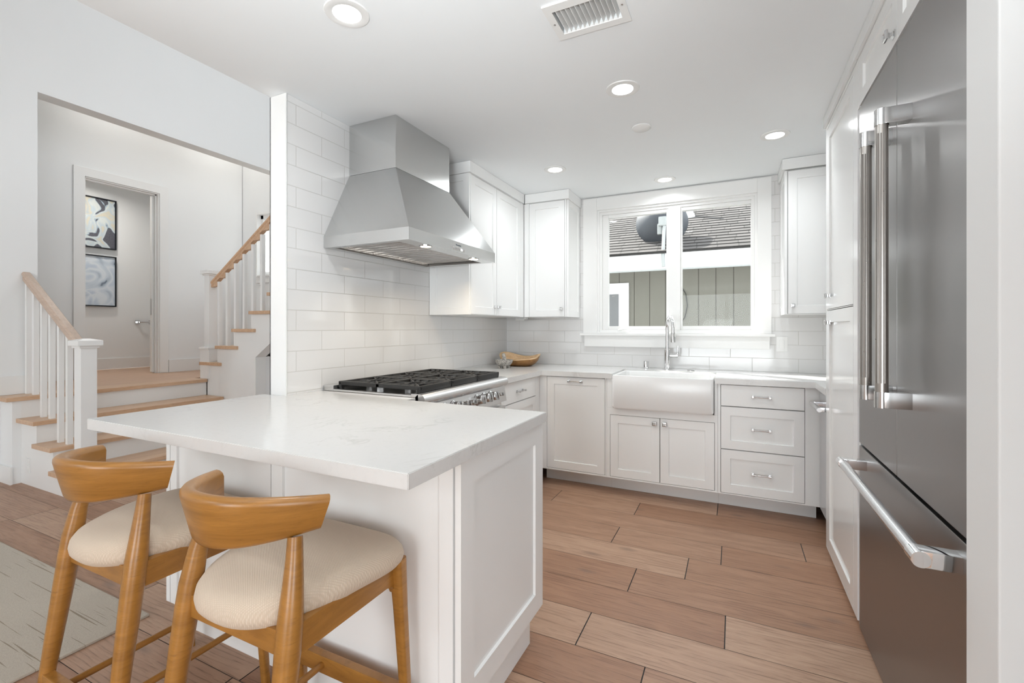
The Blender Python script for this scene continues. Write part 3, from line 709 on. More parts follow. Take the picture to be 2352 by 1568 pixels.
# small light bar under the left wall cabinet
m = MB(); m.box(-1.80, 3.80, UB - .018, -1.70, 3.86, UB - .001, .004); m.tube([(-1.79, 3.79, UB - .02), (-1.71, 3.79, UB - .02)], .006, 8)
tag(mesh_obj('power_strip', m, 'plastic_white'), 'small white power strip under the corner wall cabinets', 'power strip')

# ---------------------------------------------------------------- tall pantry and fridge surround (fronts face -x)
FX = .467
pt = thing('pantry_cabinet', (.85, 2.72, 0), 'tall glossy white pantry cabinet with two stacked doors beside the refrigerator', 'pantry cabinet')
m = MB(); m.box(FX + .0225, 2.366, .03, 1.2, 3.094, UT + .02); m.box(FX + .0225, 3.055, .0, 1.2, 3.094, .03); mesh_obj('carcass', m, 'gloss_paint', pt)
face_frame(pt, '-x', (FX, 3.094, .03), 3.094 - 2.366, 2.345, [(.026, .012, .653, 1.3225), (.026, 1.3265, .653, 2.325)], 'gloss_paint')
m = MB(); m.box(FX + .0203, 2.41, .05, FX + .0223, 3.07, 2.34); mesh_obj('reveal', m, 'gap_dark', pt)
dl = put('door', pt, (FX, 3.066, .045), '-x', lambda m: m.shaker(.621, 1.304, .02, .062, .009), 'gloss_paint'); knob(dl, (FX, 2.985, 1.285), '-x', .9)
du = put('door', pt, (FX, 3.066, 1.359), '-x', lambda m: m.shaker(.621, .993, .02, .062, .009), 'gloss_paint'); knob(du, (FX, 2.985, 1.430), '-x', .9)
m = MB(); m.box(FX - .012, 2.366, UT + .022, 1.2, 3.106, H - .002); mesh_obj('crown', m, 'gloss_paint', pt)
fcab = thing('wall_cabinet', (.85, 1.85, 2.16), 'glossy white cabinet with chrome knob above the refrigerator', 'wall cabinet')
m = MB(); m.box(FX + .0225, 1.326, 2.166, 1.2, 2.364, UT + .02); mesh_obj('carcass', m, 'gloss_paint', fcab)
m = MB(); m.box(FX, 2.335, 2.166, FX + .0224, 2.364, UT + .02); m.box(FX, 1.326, 2.166, FX + .0224, 1.35, UT + .02); m.box(FX, 1.35, UT + .0165, FX + .0224, 2.335, UT + .02); mesh_obj('face_frame', m, 'gloss_paint', fcab)
d1 = put('door', fcab, (FX, 2.332, 2.170), '-x', lambda m: m.shaker(.484, .200, .02, .05, .009), 'gloss_paint'); knob(d1, (FX, 1.876, 2.203), '-x', 1.0)
d2 = put('door', fcab, (FX, 1.845, 2.170), '-x', lambda m: m.shaker(.484, .200, .02, .05, .009), 'gloss_paint')
m = MB(); m.box(FX - .012, 1.326, UT + .022, 1.2, 2.364, H - .002); mesh_obj('crown', m, 'gloss_paint', fcab)

# ---------------------------------------------------------------- refrigerator
fr = thing('refrigerator', (.82, 1.85, 0), 'built-in stainless steel refrigerator with french doors and bottom freezer drawer', 'refrigerator')
m = MB(); m.box(FX + .03, 1.33, .03, 1.18, 2.360, 2.16); mesh_obj('body', m, 'black_enamel', fr)
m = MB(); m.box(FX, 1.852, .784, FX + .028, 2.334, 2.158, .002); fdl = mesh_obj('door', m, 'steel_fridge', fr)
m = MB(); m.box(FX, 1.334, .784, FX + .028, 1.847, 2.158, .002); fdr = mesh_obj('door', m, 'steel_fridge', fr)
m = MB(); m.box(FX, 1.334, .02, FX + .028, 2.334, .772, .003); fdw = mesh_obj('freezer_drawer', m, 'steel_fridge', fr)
m = MB(); m.box(FX + .005, 2.336, .02, FX + .03, 2.362, 2.16); mesh_obj('side_trim', m, 'gloss_paint', fr)
def fhandle(parent, y, z0, z1):
    hx = FX - .068; m = MB(); n = 16; path = [(hx, y, z0 + .01), (hx, y, z1 - .01)]
    m.tube(path, .0165, 20); o = mesh_obj('handle', m, 'steel_bar', parent, True)
    m = MB()
    for k in range(3): m.tube([(hx + .006 * (k - 1) * 1.4 - .004, y - .0135, z0 + .05), (hx + .006 * (k - 1) * 1.4 - .004, y - .0135, z1 - .05)], .003, 6)
    mesh_obj('rib', m, 'steel_dark', o)
    for z in (z0, z1):
        m = MB(); zz = (z - .024, z + .024)
        m.box(hx, y - .018, zz[0], FX + .001, y + .018, zz[1], .002); m.lathe([(.0185, zz[0]), (.0185, zz[1])], (hx, y, 0), 20); mesh_obj('bracket', m, 'nickel', o, True)
fhandle(fdl, 1.908, 1.04, 1.885); fhandle(fdr, 1.724, 1.04, 1.885)
hx = FX - .075; m = MB(); m.tube([(hx, 1.40, .715), (hx, 2.235, .715)], .0165, 20); o = mesh_obj('handle', m, 'steel_bright', fdw, True)
for y in (1.40, 2.235):
    m = MB(); m.box(hx, y - .022, .697, FX + .001, y + .022, .735, .003); m.lathe([(.019, -.024), (.019, .024)], (hx, y, .7155), 20, 'y'); mesh_obj('bracket', m, 'chrome', o, True)

# ---------------------------------------------------------------- sink, faucet and its neighbours
def sink():
    m = MB(); x0, x1, y0, y1, z0, z1 = -.819, -.124, 3.398, 3.855, .662, .906
    fr_ = .018; t = .022
    def ring(x0, y0, x1, y1, z, r, n=4):
        pts = []
        for cx, cy, a0 in ((x1 - r, y0 + r, -90), (x1 - r, y1 - r, 0), (x0 + r, y1 - r, 90), (x0 + r, y0 + r, 180)):
            for k in range(n + 1):
                a = math.radians(a0 + 90 * k / n); pts.append((cx + r * math.cos(a), cy + r * math.sin(a), z))
        return [m._v(p) for p in pts]
    A = [ring(x0 + .008, y0 + .008, x1 - .008, y1, z0, .014), ring(x0, y0, x1, y1, z0 + .012, .018), ring(x0, y0, x1, y1, z1 - .008, .018), ring(x0 + .003, y0 + .003, x1 - .003, y1 - .003, z1 - .001, .018),
         ring(x0 + .008, y0 + .008, x1 - .008, y1 - .008, z1, .016), ring(x0 + t - .004, y0 + t - .004, x1 - t + .004, y1 - t + .004, z1, .025), ring(x0 + t, y0 + t, x1 - t, y1 - t, z1 - .005, .03), ring(x0 + t + .006, y0 + t + .006, x1 - t - .006, y1 - t - .006, z0 + .05, .04), ring(x0 + t + .03, y0 + t + .03, x1 - t - .03, y1 - t - .03, z0 + .022, .05)]
    for a, b in zip(A, A[1:]):
        n = len(a)
        for k in range(n): m._f([a[k], a[(k + 1) % n], b[(k + 1) % n], b[k]])
    m._f(A[0][::-1]); m._f(A[-1]); return m
sk = mesh_obj('farmhouse_sink', sink(), 'sink_white', None, 35); tag(sk, 'white apron-front farmhouse sink below the window', 'sink')
m = MB(); m.lathe([(.045, .6845), (.045, .687), (.02, .688), (.0, .686)], (-.47, 3.64, 0), 20); mesh_obj('drain', m, 'chrome', sk, True)
fc = thing('faucet', (-.494, 3.965, CT), 'tall chrome gooseneck kitchen faucet behind the sink', 'faucet')
m = MB(); m.lathe([(.029, CT), (.029, CT + .006), (.0245, CT + .009), (.0245, CT + .165), (.0225, CT + .168), (.0, CT + .168)], (-.494, 3.965, 0), 24); mesh_obj('body', m, 'chrome', fc, 30)
m = MB(); path = [(-.494, 3.965, CT + .165), (-.494, 3.965, 1.26)]
dv = Vector((.40, -1, 0)).normalized(); rr = .085
for k in range(1, 15):
    a = math.pi * k / 14; c = Vector((-.494, 3.965, 1.26)) + dv * rr
    path.append(tuple(c - dv * rr * math.cos(a) + Vector((0, 0, rr * math.sin(a)))))
e = Vector(path[-1]); path.append((e.x, e.y, 1.215)); m.tube(path, .0148, 16); spo = mesh_obj('spout', m, 'chrome', fc, True)
m = MB(); m.lathe([(.0155, 1.215), (.0175, 1.21), (.0185, 1.145), (.016, 1.142), (0, 1.142)], (e.x, e.y, 0), 18); m.lathe([(.0, 1.22), (.0165, 1.22), (.0165, 1.214), (0, 1.214)], (e.x, e.y, 0), 18); mesh_obj('spray_head', m, 'nickel', spo, 30)
m = MB(); m.lathe([(.0, .0), (.0165, 0), (.0165, .062), (.0, .064)], (-.473, 3.965, 1.03), 18, 'x'); m.tube([(-.414, 3.965, 1.035), (-.412, 3.965, 1.055), (-.411, 3.965, 1.11)], [.011, .0075, .0065], 12); mesh_obj('lever', m, 'chrome', fc, 30)
m = MB(); m.lathe([(.026, CT), (.026, CT + .004), (.021, CT + .007), (.021, CT + .062), (.0195, CT + .066), (0, CT + .066)], (-.662, 3.955, 0), 22)
tag(mesh_obj('air_gap', m, 'chrome', None, 30), 'short chrome cylinder cap on the counter left of the faucet', 'faucet accessory')
m = MB(); m.lathe([(.028, CT), (.028, CT + .004), (.022, CT + .007), (0, CT + .007)], (-.31, 3.93, 0), 22)
tag(mesh_obj('air_switch', m, 'nickel', None, 30), 'flat round metal button on the counter right of the faucet', 'faucet accessory')
sw = thing('light_switch', (.331, YB, 1.08), 'white rocker switch plate on the tile right of the window', 'switch')
m = MB(); m.box(.294, YB - .006, 1.073, .370, YB - .0005, 1.190, .002); mesh_obj('plate', m, 'plastic_white', sw)
m = MB(); m.box(.316, YB - .009, 1.098, .348, YB - .006, 1.165, .001); mesh_obj('rocker', m, 'trim_paint', sw)

# ---------------------------------------------------------------- range
rg = thing('gas_range', (-1.7, 2.278, 0), 'stainless steel gas range with black cast-iron grates under the hood', 'gas range')
ry0, ry1 = 1.820, 2.736
m = MB(); m.box(XL + .003, ry0, .10, -1.40, ry1, .905); mesh_obj('body', m, 'steel_range', rg)
m = MB(); m.box(-1.95, ry0 + .03, .905, -1.43, ry1 - .03, .912); mesh_obj('cooktop', m, 'black_enamel', rg)
m = MB(); m.box(XL + .003, ry0, .905, -1.951, ry1, .945, .006); mesh_obj('backguard', m, 'steel_range', rg)
m = MB(); m.box(-1.43, ry0, .895, -1.385, ry1, .932, .002); m.box(-1.951, ry0, .905, -1.43, ry0 + .028, .925, .002); m.box(-1.951, ry1 - .028, .905, -1.43, ry1, .925, .002)
m.lathe([(.030, 0), (.030, ry1 - ry0)], (-1.377, ry0, .902), 20, 'y'); mesh_obj('bullnose', m, 'steel_range', rg, 40)
m = MB(); m.prism([(-1.40, ry0 + .004, .765), (-1.358, ry0 + .004, .775), (-1.378, ry0 + .004, .88), (-1.40, ry0 + .004, .885)], (0, ry1 - ry0 - .008, 0)); cp = mesh_obj('control_panel', m, 'steel_range', rg)
m = MB(); m.box(-1.40, ry0 + .01, .20, -1.365, ry1 - .01, .745, .004); od = mesh_obj('oven_door', m, 'steel_range', rg)
m = MB(); m.tube([(-1.31, ry0 + .08, .70), (-1.31, ry1 - .08, .70)], .014, 14)
for y in (ry0 + .1, ry1 - .1): m.box(-1.31, y - .012, .69, -1.364, y + .012, .71)
mesh_obj('handle', m, 'steel_bright', od, True)
for y in (ry0 + .08, ry1 - .08):
    for x in (-1.45, -1.95):
        m = MB(); m.lathe([(.02, 0), (.02, .099)], (x, y, 0), 14); mesh_obj('leg', m, 'steel_dark', rg)
for y, r in ((2.026, .027), (2.11, .027), (1.94, .027), (2.20, .013), (2.262, .013), (2.365, .027), (2.45, .027), (2.535, .027), (2.60, .010)):
    m = MB(Matrix.Translation((-1.368, y, .828)) @ Matrix.Rotation(math.radians(-10), 4, 'Y'))
    m.lathe([(r * 1.28, 0), (r * 1.28, .004), (r * 1.12, .006), (r * 1.08, .010), (r, .011), (r * .95, .036), (r * .85, .040), (0, .040)], (0, 0, 0), 22, 'x'); m.box(.034, -r * .22, -r * .95, .058, r * .22, r * .95, .002)
    mesh_obj('knob', m, 'nickel', cp, 30)
def grate(y0, y1):
    m = MB(); x0, x1 = -1.945, -1.398; zt, zb = .966, .950; yc = (y0 + y1) / 2; b = .007
    # rim with rounded outer edge
    for a, c in (((x0, y0 + .01), (x1, y0 + .01)), ((x0, y1 - .01), (x1, y1 - .01))): m.box(a[0], a[1] - .01, .945, c[0], a[1] + .01, zt, .004)
    m.box(x1 - .02, y0, .932, x1, y1, zt, .008); m.box(x0, y0, .932, x0 + .02, y1, zt, .006); m.box((x0 + x1) / 2 - .012, y0, .946, (x0 + x1) / 2 + .012, y1, zt, .003)
    for x in (x0 + .012, x1 - .014):
        for y in (y0 + .012, y1 - .012): m.box(x - .009, y - .009, .912, x + .009, y + .009, .945)
    for cx in ((x0 + x1) / 2 - .134, (x0 + x1) / 2 + .134):
        for k in range(8):
            a = math.pi / 4 * k + math.pi / 8 * 0; a2 = a + math.pi / 4; r = .055
            p, q = Vector((cx + r * math.cos(a), yc + r * math.sin(a), .958)), Vector((cx + r * math.cos(a2), yc + r * math.sin(a2), .958))
            m.tube([p, q], (.005, .008) and .006, 6)
            d = Vector((math.cos(a), math.sin(a), 0)); L = min(.124 / max(abs(d.x), 1e-3), .135 / max(abs(d.y), 1e-3), .18)
            s0 = Vector((cx, yc, .958)) + d * (.03 if k % 2 else .052); s1 = Vector((cx, yc, .958)) + d * L
            m.tube([s0, s1], .0062, 6, sq=4)
        for sy in (-1, 1):
            for dx in (-.062, .062, -.1, .1): m.tube([(cx + dx, yc + sy * .13, .958), (cx + dx * .72, yc + sy * .068, .958)], .0058, 6, sq=4)
    return m
for k in range(3):
    y0 = ry0 + .03 + k * (ry1 - ry0 - .06) / 3; y1 = y0 + (ry1 - ry0 - .06) / 3 - .006
    mesh_obj('grate', grate(y0, y1), 'cast_iron', rg, 40)
    for cx in (-1.8055, -1.5375):
        m = MB(); yc = (y0 + y1) / 2
        pts = []
        for i in range(20):
            a = 2 * math.pi * i / 20; r = .052 if i % 4 in (0,) else .036 if i % 4 in (1, 3) else .028
            pts.append((cx + r * math.cos(a), yc + r * math.sin(a)))
        m.hexa([(x, y, .912) for x, y in pts], [(x, y, .934) for x, y in pts]); bu = mesh_obj('burner', m, 'steel_range', rg)
        m = MB(); m.lathe([(.03, .934), (.03, .942), (.024, .944), (0, .944)], (cx, yc, 0), 18); mesh_obj('burner_cap', m, 'black_enamel', bu, 30)

# ---------------------------------------------------------------- hood
hd = thing('range_hood', (-1.75, 2.28, 1.694), 'stainless steel pyramid range hood with square chimney above the gas range', 'range hood')
hy0, hy1, hxf, hb, hl, hc = 1.825, 2.736, -1.447, 1.694, 1.757, 2.145
cy0, cy1, cxf = 2.012, 2.545, -1.686; xb = XL + .001
m = MB(); m.box(xb, cy0, hc, cxf, cy1, H - .001, .0015); mesh_obj('chimney', m, 'steel_hood', hd)
m = MB()
a = [(xb, hy0, hl), (hxf, hy0, hl), (hxf, hy1, hl), (xb, hy1, hl)]; b = [(xb, cy0 - .001, hc - .002), (cxf + .001, cy0 - .001, hc - .002), (cxf + .001, cy1 + .001, hc - .002), (xb, cy1 + .001, hc - .002)]
va = [m._v(p) for p in a]; vb = [m._v(p) for p in b]; m._f(vb)
for k in range(4): m._f([va[k], va[(k + 1) % 4], vb[(k + 1) % 4], vb[k]])
lo = [(x, y, hb) for x, y, z in a]; vc = [m._v(p) for p in lo]
for k in range(4): m._f([vc[k], vc[(k + 1) % 4], va[(k + 1) % 4], va[k]])
fl_ = [(xb + .045, hy0 + .035), (hxf - .085, hy0 + .035), (hxf - .085, hy1 - .035), (xb + .045, hy1 - .035)]
vd = [m._v((x, y, hb)) for x, y in fl_]; ve = [m._v((x, y, hb + .075)) for x, y in fl_]
for k in range(4): j = (k + 1) % 4; m._f([vc[k], vc[j], vd[j], vd[k]])
m.mi = 1
for k in range(4): j = (k + 1) % 4; m._f([vd[k], vd[j], ve[j], ve[k]])
m._f(ve); mesh_obj('canopy', m, ['steel_hood', 'steel_dark'], hd)
for k in range(3):      # baffle filters, slats run front to back
    y0 = hy0 + .04 + k * .278; m = MB()
    for s in range(5):
        y = y0 + .012 + s * .053
        m.prism([(hxf - .09, y, hb + .066), (hxf - .09, y + .028, hb + .066), (hxf - .09, y + .034, hb + .014), (hxf - .09, y + .012, hb + .014)], (xb + .05 - hxf + .09, 0, 0))
    m.box(xb + .05, y0, hb + .006, xb + .062, y0 + .274, hb + .046); m.box(hxf - .10, y0, hb + .03, hxf - .09, y0 + .274, hb + .046)
    m.mi = 1; m.box(xb + .062, y0 + .002, hb + .0665, hxf - .09, y0 + .272, hb + .0695)
    mesh_obj('baffle_filter', m, ['steel_bar', 'vent_dark'], hd)
for y in (2.022, 2.525):
    m = MB(); m.lathe([(.036, hb - .003), (.036, hb + .001), (.029, hb + .002)], (hxf - .043, y, 0), 24); o = mesh_obj('light_ring', m, 'nickel', hd, True)
    m = MB(); m.lathe([(.0, hb - .0035), (.028, hb - .0035), (.028, hb - .001), (0, hb - .001)], (hxf - .043, y, 0), 24); mesh_obj('bulb', m, 'warm_lens', o)
    area('hood_lamp', (hxf - .043, y, hb - .008), (0, 0, 0), .05, .05, 1.6, (1, .8, .55), 'DISK', 150)
m = MB(); m.box(hxf - .001, 2.215, hb + .012, hxf + .002, 2.345, hb + .028, .001); cpn = mesh_obj('control_strip', m, 'steel_bar', hd)
for i in range(6):
    m = MB(); m.box(hxf + .001, 2.220 + i * .0205, hb + .014, hxf + .0035, 2.236 + i * .0205, hb + .026, .001); mesh_obj('button', m, 'display' if i == 4 else 'chrome', cpn)
def text(body, size, Mx, mat, parent, name):
    cu = bpy.data.curves.new(name, 'FONT'); cu.body = body; cu.size = size; cu.align_x = 'CENTER'; cu.align_y = 'CENTER'; cu.extrude = .0004
    to = bpy.data.objects.new(name, cu); col.objects.link(to); bpy.context.view_layer.update()
    me = bpy.data.meshes.new_from_object(to.evaluated_get(bpy.context.evaluated_depsgraph_get())); bpy.data.objects.remove(to, do_unlink=True)
    me.transform(Matrix.Translation(-ORG[parent.name]) @ Mx); me.name = name; me.materials.clear(); me.materials.append(M[mat])
    o = bpy.data.objects.new(name, me); col.objects.link(o); o.parent = parent; ORG[o.name] = ORG[parent.name]; return o
text('Thermador', .0125, Matrix.Translation((hxf + .0008, 2.28, hb + .043)) @ Matrix.Rotation(math.pi / 2, 4, 'Z') @ Matrix.Rotation(math.pi / 2, 4, 'X'), 'ink', hd, 'lettering')

# ---------------------------------------------------------------- bowl and mortar
def bowl():
    m = MB(); n = 36; c = Vector((-1.752, 3.80, CT)); rings = []
    rnd = random.Random(5); ph = [rnd.uniform(0, 6.28) for _ in range(4)]
    prof = [(.0, .0, 0), (.55, .0, 0), (.72, .012, 0), (.88, .035, 0), (.98, .068, 0), (.99, .078, 1), (.90, .076, 1), (.82, .05, 1), (.6, .025, 1), (.0, .018, 1)]
    for i, (r, z, inner) in enumerate(prof):
        ring = []
        for k in range(n):
            a = 2 * math.pi * k / n; wob = 1 + .05 * math.sin(2 * a + ph[0]) + .035 * math.sin(3 * a + ph[1]) + .02 * math.sin(5 * a + ph[2])
            zz = z + (.018 * math.sin(2 * a + 1.9) + .010 * math.sin(3 * a + ph[3])) * (z / .078) * (1 if r > .7 else .3) + .020 * math.sin(a) * (z / .078) + z * .12
            ring.append(m._v(c + Vector((math.cos(a) * .205 * r * wob, math.sin(a) * .15 * r * wob, zz))))
        rings.append((ring, inner))
    for (a, _), (b, inn) in zip(rings, rings[1:]):
        m.mi = inn
        for k in range(n): m._f([a[k], a[(k + 1) % n], b[(k + 1) % n], b[k]])
    return m
bw = mesh_obj('wooden_bowl', bowl(), ['bowl_wood', 'bowl_inner'], None, True); tag(bw, 'rough carved wooden bowl with bark edge in the counter corner', 'bowl')
mo = thing('mortar', (-1.765, 3.50, CT), 'small speckled grey stone mortar in front of the wooden bowl', 'mortar')
m = MB(); c = (-1.765, 3.50, CT); m.lathe([(0, .020), (.035, .020), (.058, .030), (.071, .048), (.076, .068), (.076, .072), (.069, .073), (.062, .055), (.04, .040), (0, .036)], c, 28); mesh_obj('body', m, 'granite', mo, True)
for k in range(4):
    a = math.pi / 2 * k + .6; m = MB(); m.lathe([(.013, 0), (.014, .026)], (c[0] + .038 * math.cos(a), c[1] + .038 * math.sin(a), CT), 12); mesh_obj('foot', m, 'granite', mo, True)
m = MB(); m.tube([(-1.752, 3.495, CT + .040), (-1.756, 3.49, CT + .075), (-1.761, 3.485, CT + .118), (-1.762, 3.484, CT + .128)], [.019, .0175, .0145, .009], 14)
tag(mesh_obj('pestle', m, 'granite', None, True), 'stubby speckled stone pestle standing in the mortar', 'pestle')

# ---------------------------------------------------------------- ceiling fittings
def downlight(x, y, label, energy=3.8):
    t = thing('recessed_light', (x, y, H - .004), label, 'ceiling light', 'recessed ceiling lights')
    m = MB(); m.lathe([(.050, H - .003), (.056, H - .006), (.080, H - .004), (.082, H - .0005), (.082, H)], (x, y, 0), 32); mesh_obj('trim_ring', m, 'plastic_white', t, True)
    m = MB(); m.lathe([(0, H - .0045), (.051, H - .0045), (.051, H - .001), (0, H - .001)], (x, y, 0), 32); mesh_obj('lens', m, 'lamp_lens', t)
    area('recessed_lamp', (x, y, H - .008), (0, 0, 0), .09, .09, energy, (.94, .98, 1), 'DISK', 160)
    return t
downlight(-1.31, 1.287, 'large bright recessed ceiling light nearest the peninsula, top left')
downlight(-.496, 2.287, 'recessed ceiling light in mid kitchen, just right of the vent')
downlight(.227, 3.24, 'recessed ceiling light nearest the tall pantry cabinet')
downlight(-1.201, 3.229, 'recessed ceiling light in front of the corner wall cabinets')
downlight(-.495, 3.826, 'recessed ceiling light directly above the window and sink', 2)
m = MB(); m.lathe([(.0, H - .016), (.045, H - .014), (.055, H - .006), (.055, H - .0005)], (-.491, 2.771, 0), 28); tag(mesh_obj('smoke_detector', m, 'plastic_white', None, True), 'small flat round white disc on the ceiling between the recessed lights', 'smoke detector')
vt = thing('ceiling_vent', (-.495, 1.675, H - .01), 'white rectangular louvered air vent in the ceiling', 'vent')
m = MB(); z = H - .008
ox0, ox1, oy0, oy1 = -.640, -.352, 1.572, 1.782
for a in ((ox0, oy0, vx0, oy1), (vx1, oy0, ox1, oy1), (vx0, oy0, vx1, vy0), (vx0, vy1, vx1, oy1)): m.box(a[0], a[1], z, a[2], a[3], H - .0005)
mesh_obj('vent_frame', m, 'plastic_white', vt)
for k in range(12):
    x = vx0 + .012 + k * (vx1 - vx0 - .02) / 11.5; m = MB()
    m.prism([(x, vy0, z + .002), (x + .0015, vy0, z + .002), (x + .0135, vy0, z + .034), (x + .012, vy0, z + .034)], (0, vy1 - vy0, 0)); mesh_obj('louver', m, 'plastic_white', vt)
m = MB()
for k in range(7): m.box(vx0, vy0 + .012 + k * .02, z + .05, vx1, vy0 + .018 + k * .02, z + .07)
mesh_obj('damper', m, 'galvanised', vt)
m = MB(); m.box(vx0 - .001, vy0 - .001, z + .12, vx1 + .001, vy1 + .001, z + .125); mesh_obj('duct', m, 'vent_dark', vt)
m = MB()
for x in (-.626, -.366): m.lathe([(0, z - .002), (.005, z - .001), (.005, z)], (x, 1.68, 0), 10)
mesh_obj('screw', m, 'nickel', vt)

# ---------------------------------------------------------------- counter stools
def make_stool(cx):
    t = thing('counter_stool', (cx, .88, 0), 'nearer wooden counter stool, right one of the pair, with cream woven seat', 'counter stool', 'counter stools at the peninsula')
    W = 'stool_wood'
    # backrest: swept arc
    m = MB(); n = 37; rings = []
    for i in range(n):
        s = -1 + 2 * i / (n - 1); s = s * (1.25 - .25 * s * s)
        zt = .886 - .024 * s * s; zb = .757 + .021 * s * s
        ring = []; tt, tb = .018, .0115; sec = []
        for k in range(7): b = math.pi * k / 6; sec.append((math.cos(b) * tt, zt - tt + math.sin(b) * tt))
        for k in range(5): b = math.pi + math.pi * k / 4; sec.append((math.cos(b) * tb, zb + tb + math.sin(b) * tb))
        for dr, z in sec:
            h = (z - zb) / (zt - zb); x = .207 * s * (1 - .045 * (1 - h)); dy = 2.2 * .168 * math.copysign(abs(x / .207) ** 1.2, x) / .207
            nl = math.hypot(dy, 1); nx, ny = dy / nl, -1 / nl; q = dr + .020 * h - .010
            ring.append(m._v((cx + x + nx * q, .632 + .166 * abs(x / .207) ** 2.2 + ny * q, z)))
        rings.append(ring)
    for a, b in zip(rings, rings[1:]):
        k_ = len(a)
        for k in range(k_): m._f([a[k], a[(k + 1) % k_], b[(k + 1) % k_], b[k]])
    m._f(rings[0]); m._f(rings[-1][::-1]); mesh_obj('backrest', m, 'stool_back_wood', t, 50)
    # seat cushion
    m = MB(); prof = [(.0, .580), (.86, .578), (.95, .582), (.99, .594), (1.0, .608), (.985, .624), (.94, .638), (.85, .648), (.65, .656), (.35, .660), (.0, .661)]
    N = 56; rings = []
    for sc_, z in prof:
        ring = []
        for k in range(N):
            a = 2 * math.pi * k / N; ca, sa = math.cos(a), math.sin(a); n_ = 4.6 if sa > 0 else 2.5
            px = math.copysign(abs(ca) ** (2 / n_), ca); py = math.copysign(abs(sa) ** (2 / n_), sa)
            wd = .217 + .034 * py; y = .878 + (.224 if py > 0 else .232) * py * sc_
            dz = -.010 * max(0, -py) * sc_ - .004 * max(0, py) * sc_
            ring.append(m._v((cx + wd * px * sc_, y, z + dz)))
        rings.append(ring)
    for a, b in zip(rings, rings[1:]):
        for k in range(N): m._f([a[k], a[(k + 1) % N], b[(k + 1) % N], b[k]])
    mesh_obj('seat_cushion', m, 'stool_fabric', t, True)
    for sx in (-1, 1):
        m = MB(); zs = [0, .12, .3, .45, .54, .60, .68, .73, .772]; rs = [.0145, .018, .0225, .0262, .0278, .0272, .022, .0185, .0165]
        m.tube([(cx + sx * (.206 - .035 * z - .55 * max(0, z - .6) ** 2), .628 + .137 * z + .25 * max(0, z - .6) ** 2, z) for z in zs], [(r, r * .96) for r in rs], 18, sq=2.3); mesh_obj('leg', m, W, t, 50)
        m = MB(); zs = [0, .2, .45, .54, .592]; hw = [.0125, .0145, .018, .0205, .0215]; hd_ = [.0125, .014, .0165, .019, .020]
        m.tube([(cx + sx * (.222 - .03 * z), 1.083 - .055 * z, z) for z in zs], list(zip(hw, hd_)), 20, sq=5); mesh_obj('leg', m, W, t, 50)
        # side rail with curved brackets
        m = MB(); pts = [(.705, .592), (1.045, .592), (1.045, .492), (1.038, .508), (1.028, .518), (1.008, .524), (.705, .522)]
        x = cx + sx * .192; m.prism([(x - .011, y, z) for y, z in pts], (.022, 0, 0)); mesh_obj('seat_rail', m, W, t)
        m = MB(); m.tube([(cx + sx * .108, .662, .178), (cx + sx * .108, 1.066, .178)], .0105, 12); mesh_obj('stretcher', m, W, t, True)
    for y, z0, z1, hw in ((.706, .522, .578, .185), (1.046, .530, .590, .19)):
        m = MB(); m.box(cx - hw, y - .010, z0, cx + hw, y + .010, z1, .002); mesh_obj('seat_rail', m, W, t)
    for y, z0, z1, hw in ((.652, .155, .200, .19), (1.074, .150, .205, .21)):
        m = MB(); m.box(cx - hw, y - .014, z0, cx + hw, y + .014, z1, .003); mesh_obj('footrest', m, W, t)
    return t
s1 = make_stool(-1.078)
copy_thing(s1, (-1.708, .88, 0), 'farther wooden counter stool, left one of the pair, closer to the rug')

# ---------------------------------------------------------------- rug, outlet, bathroom things
m = MB(); m.box(-4.75, -2.0, .0005, -2.293, 1.118, .011, .004); tag(mesh_obj('area_rug', m, 'rug_wool'), 'pale beige wool rug with broken brown dashes on the oak floor', 'rug')
ol = thing('wall_outlet', (-5.08, 1.628, .1), 'white electrical outlet on the stair side below the treads', 'outlet')
m = MB(); m.box(-5.12, 1.6235, .10, -5.045, 1.6295, .215, .001); mesh_obj('plate', m, 'plastic_white', ol)
m = MB()
for z in (.128, .164): m.box(-5.098, 1.6215, z, -5.066, 1.6236, z + .026, .001)
mesh_obj('socket', m, 'trim_paint', ol)
bx_ = -7.62
def picture(y0, y1, z0, z1, mat, label):
    t = thing('framed_painting', (bx_ + .02, (y0 + y1) / 2, z0), label, 'framed painting')
    m = MB(); w_ = .014
    for a in ((y0, z0, y0 + w_, z1), (y1 - w_, z0, y1, z1), (y0 + w_, z0, y1 - w_, z0 + w_), (y0 + w_, z1 - w_, y1 - w_, z1)): m.box(bx_ + .002, a[0], a[1], bx_ + .045, a[2], a[3])
    mesh_obj('frame', m, 'black_frame', t)
    m = MB(); m.box(bx_ + .004, y0 + w_, z0 + w_, bx_ + .03, y1 - w_, z1 - w_); mesh_obj('canvas', m, mat, t)
picture(2.74, 3.301, 2.316, 2.985, 'painting_dark', 'upper framed abstract with near-black shapes, seen through the doorway')
picture(2.74, 3.301, 1.545, 2.221, 'painting_pale', 'lower framed abstract in pale blue grey, seen through the doorway')
tp = thing('towel_bar', (bx_ + .03, 3.66, 1.33), 'short chrome paper holder on the bathroom wall', 'paper holder')
m = MB(); m.box(bx_ + .001, 3.535, 1.312, bx_ + .014, 3.59, 1.367, .003); m.box(bx_ + .014, 3.55, 1.327, bx_ + .06, 3.575, 1.352, .003); m.box(bx_ + .001, 3.70, 1.312, bx_ + .014, 3.755, 1.367, .003); m.box(bx_ + .014, 3.715, 1.327, bx_ + .06, 3.74, 1.352, .003); mesh_obj('mount', m, 'chrome', tp)
m = MB(); m.tube([(bx_ + .055, 3.56, 1.34), (bx_ + .055, 3.79, 1.34)], .011, 12); mesh_obj('bar', m, 'chrome', tp, True)
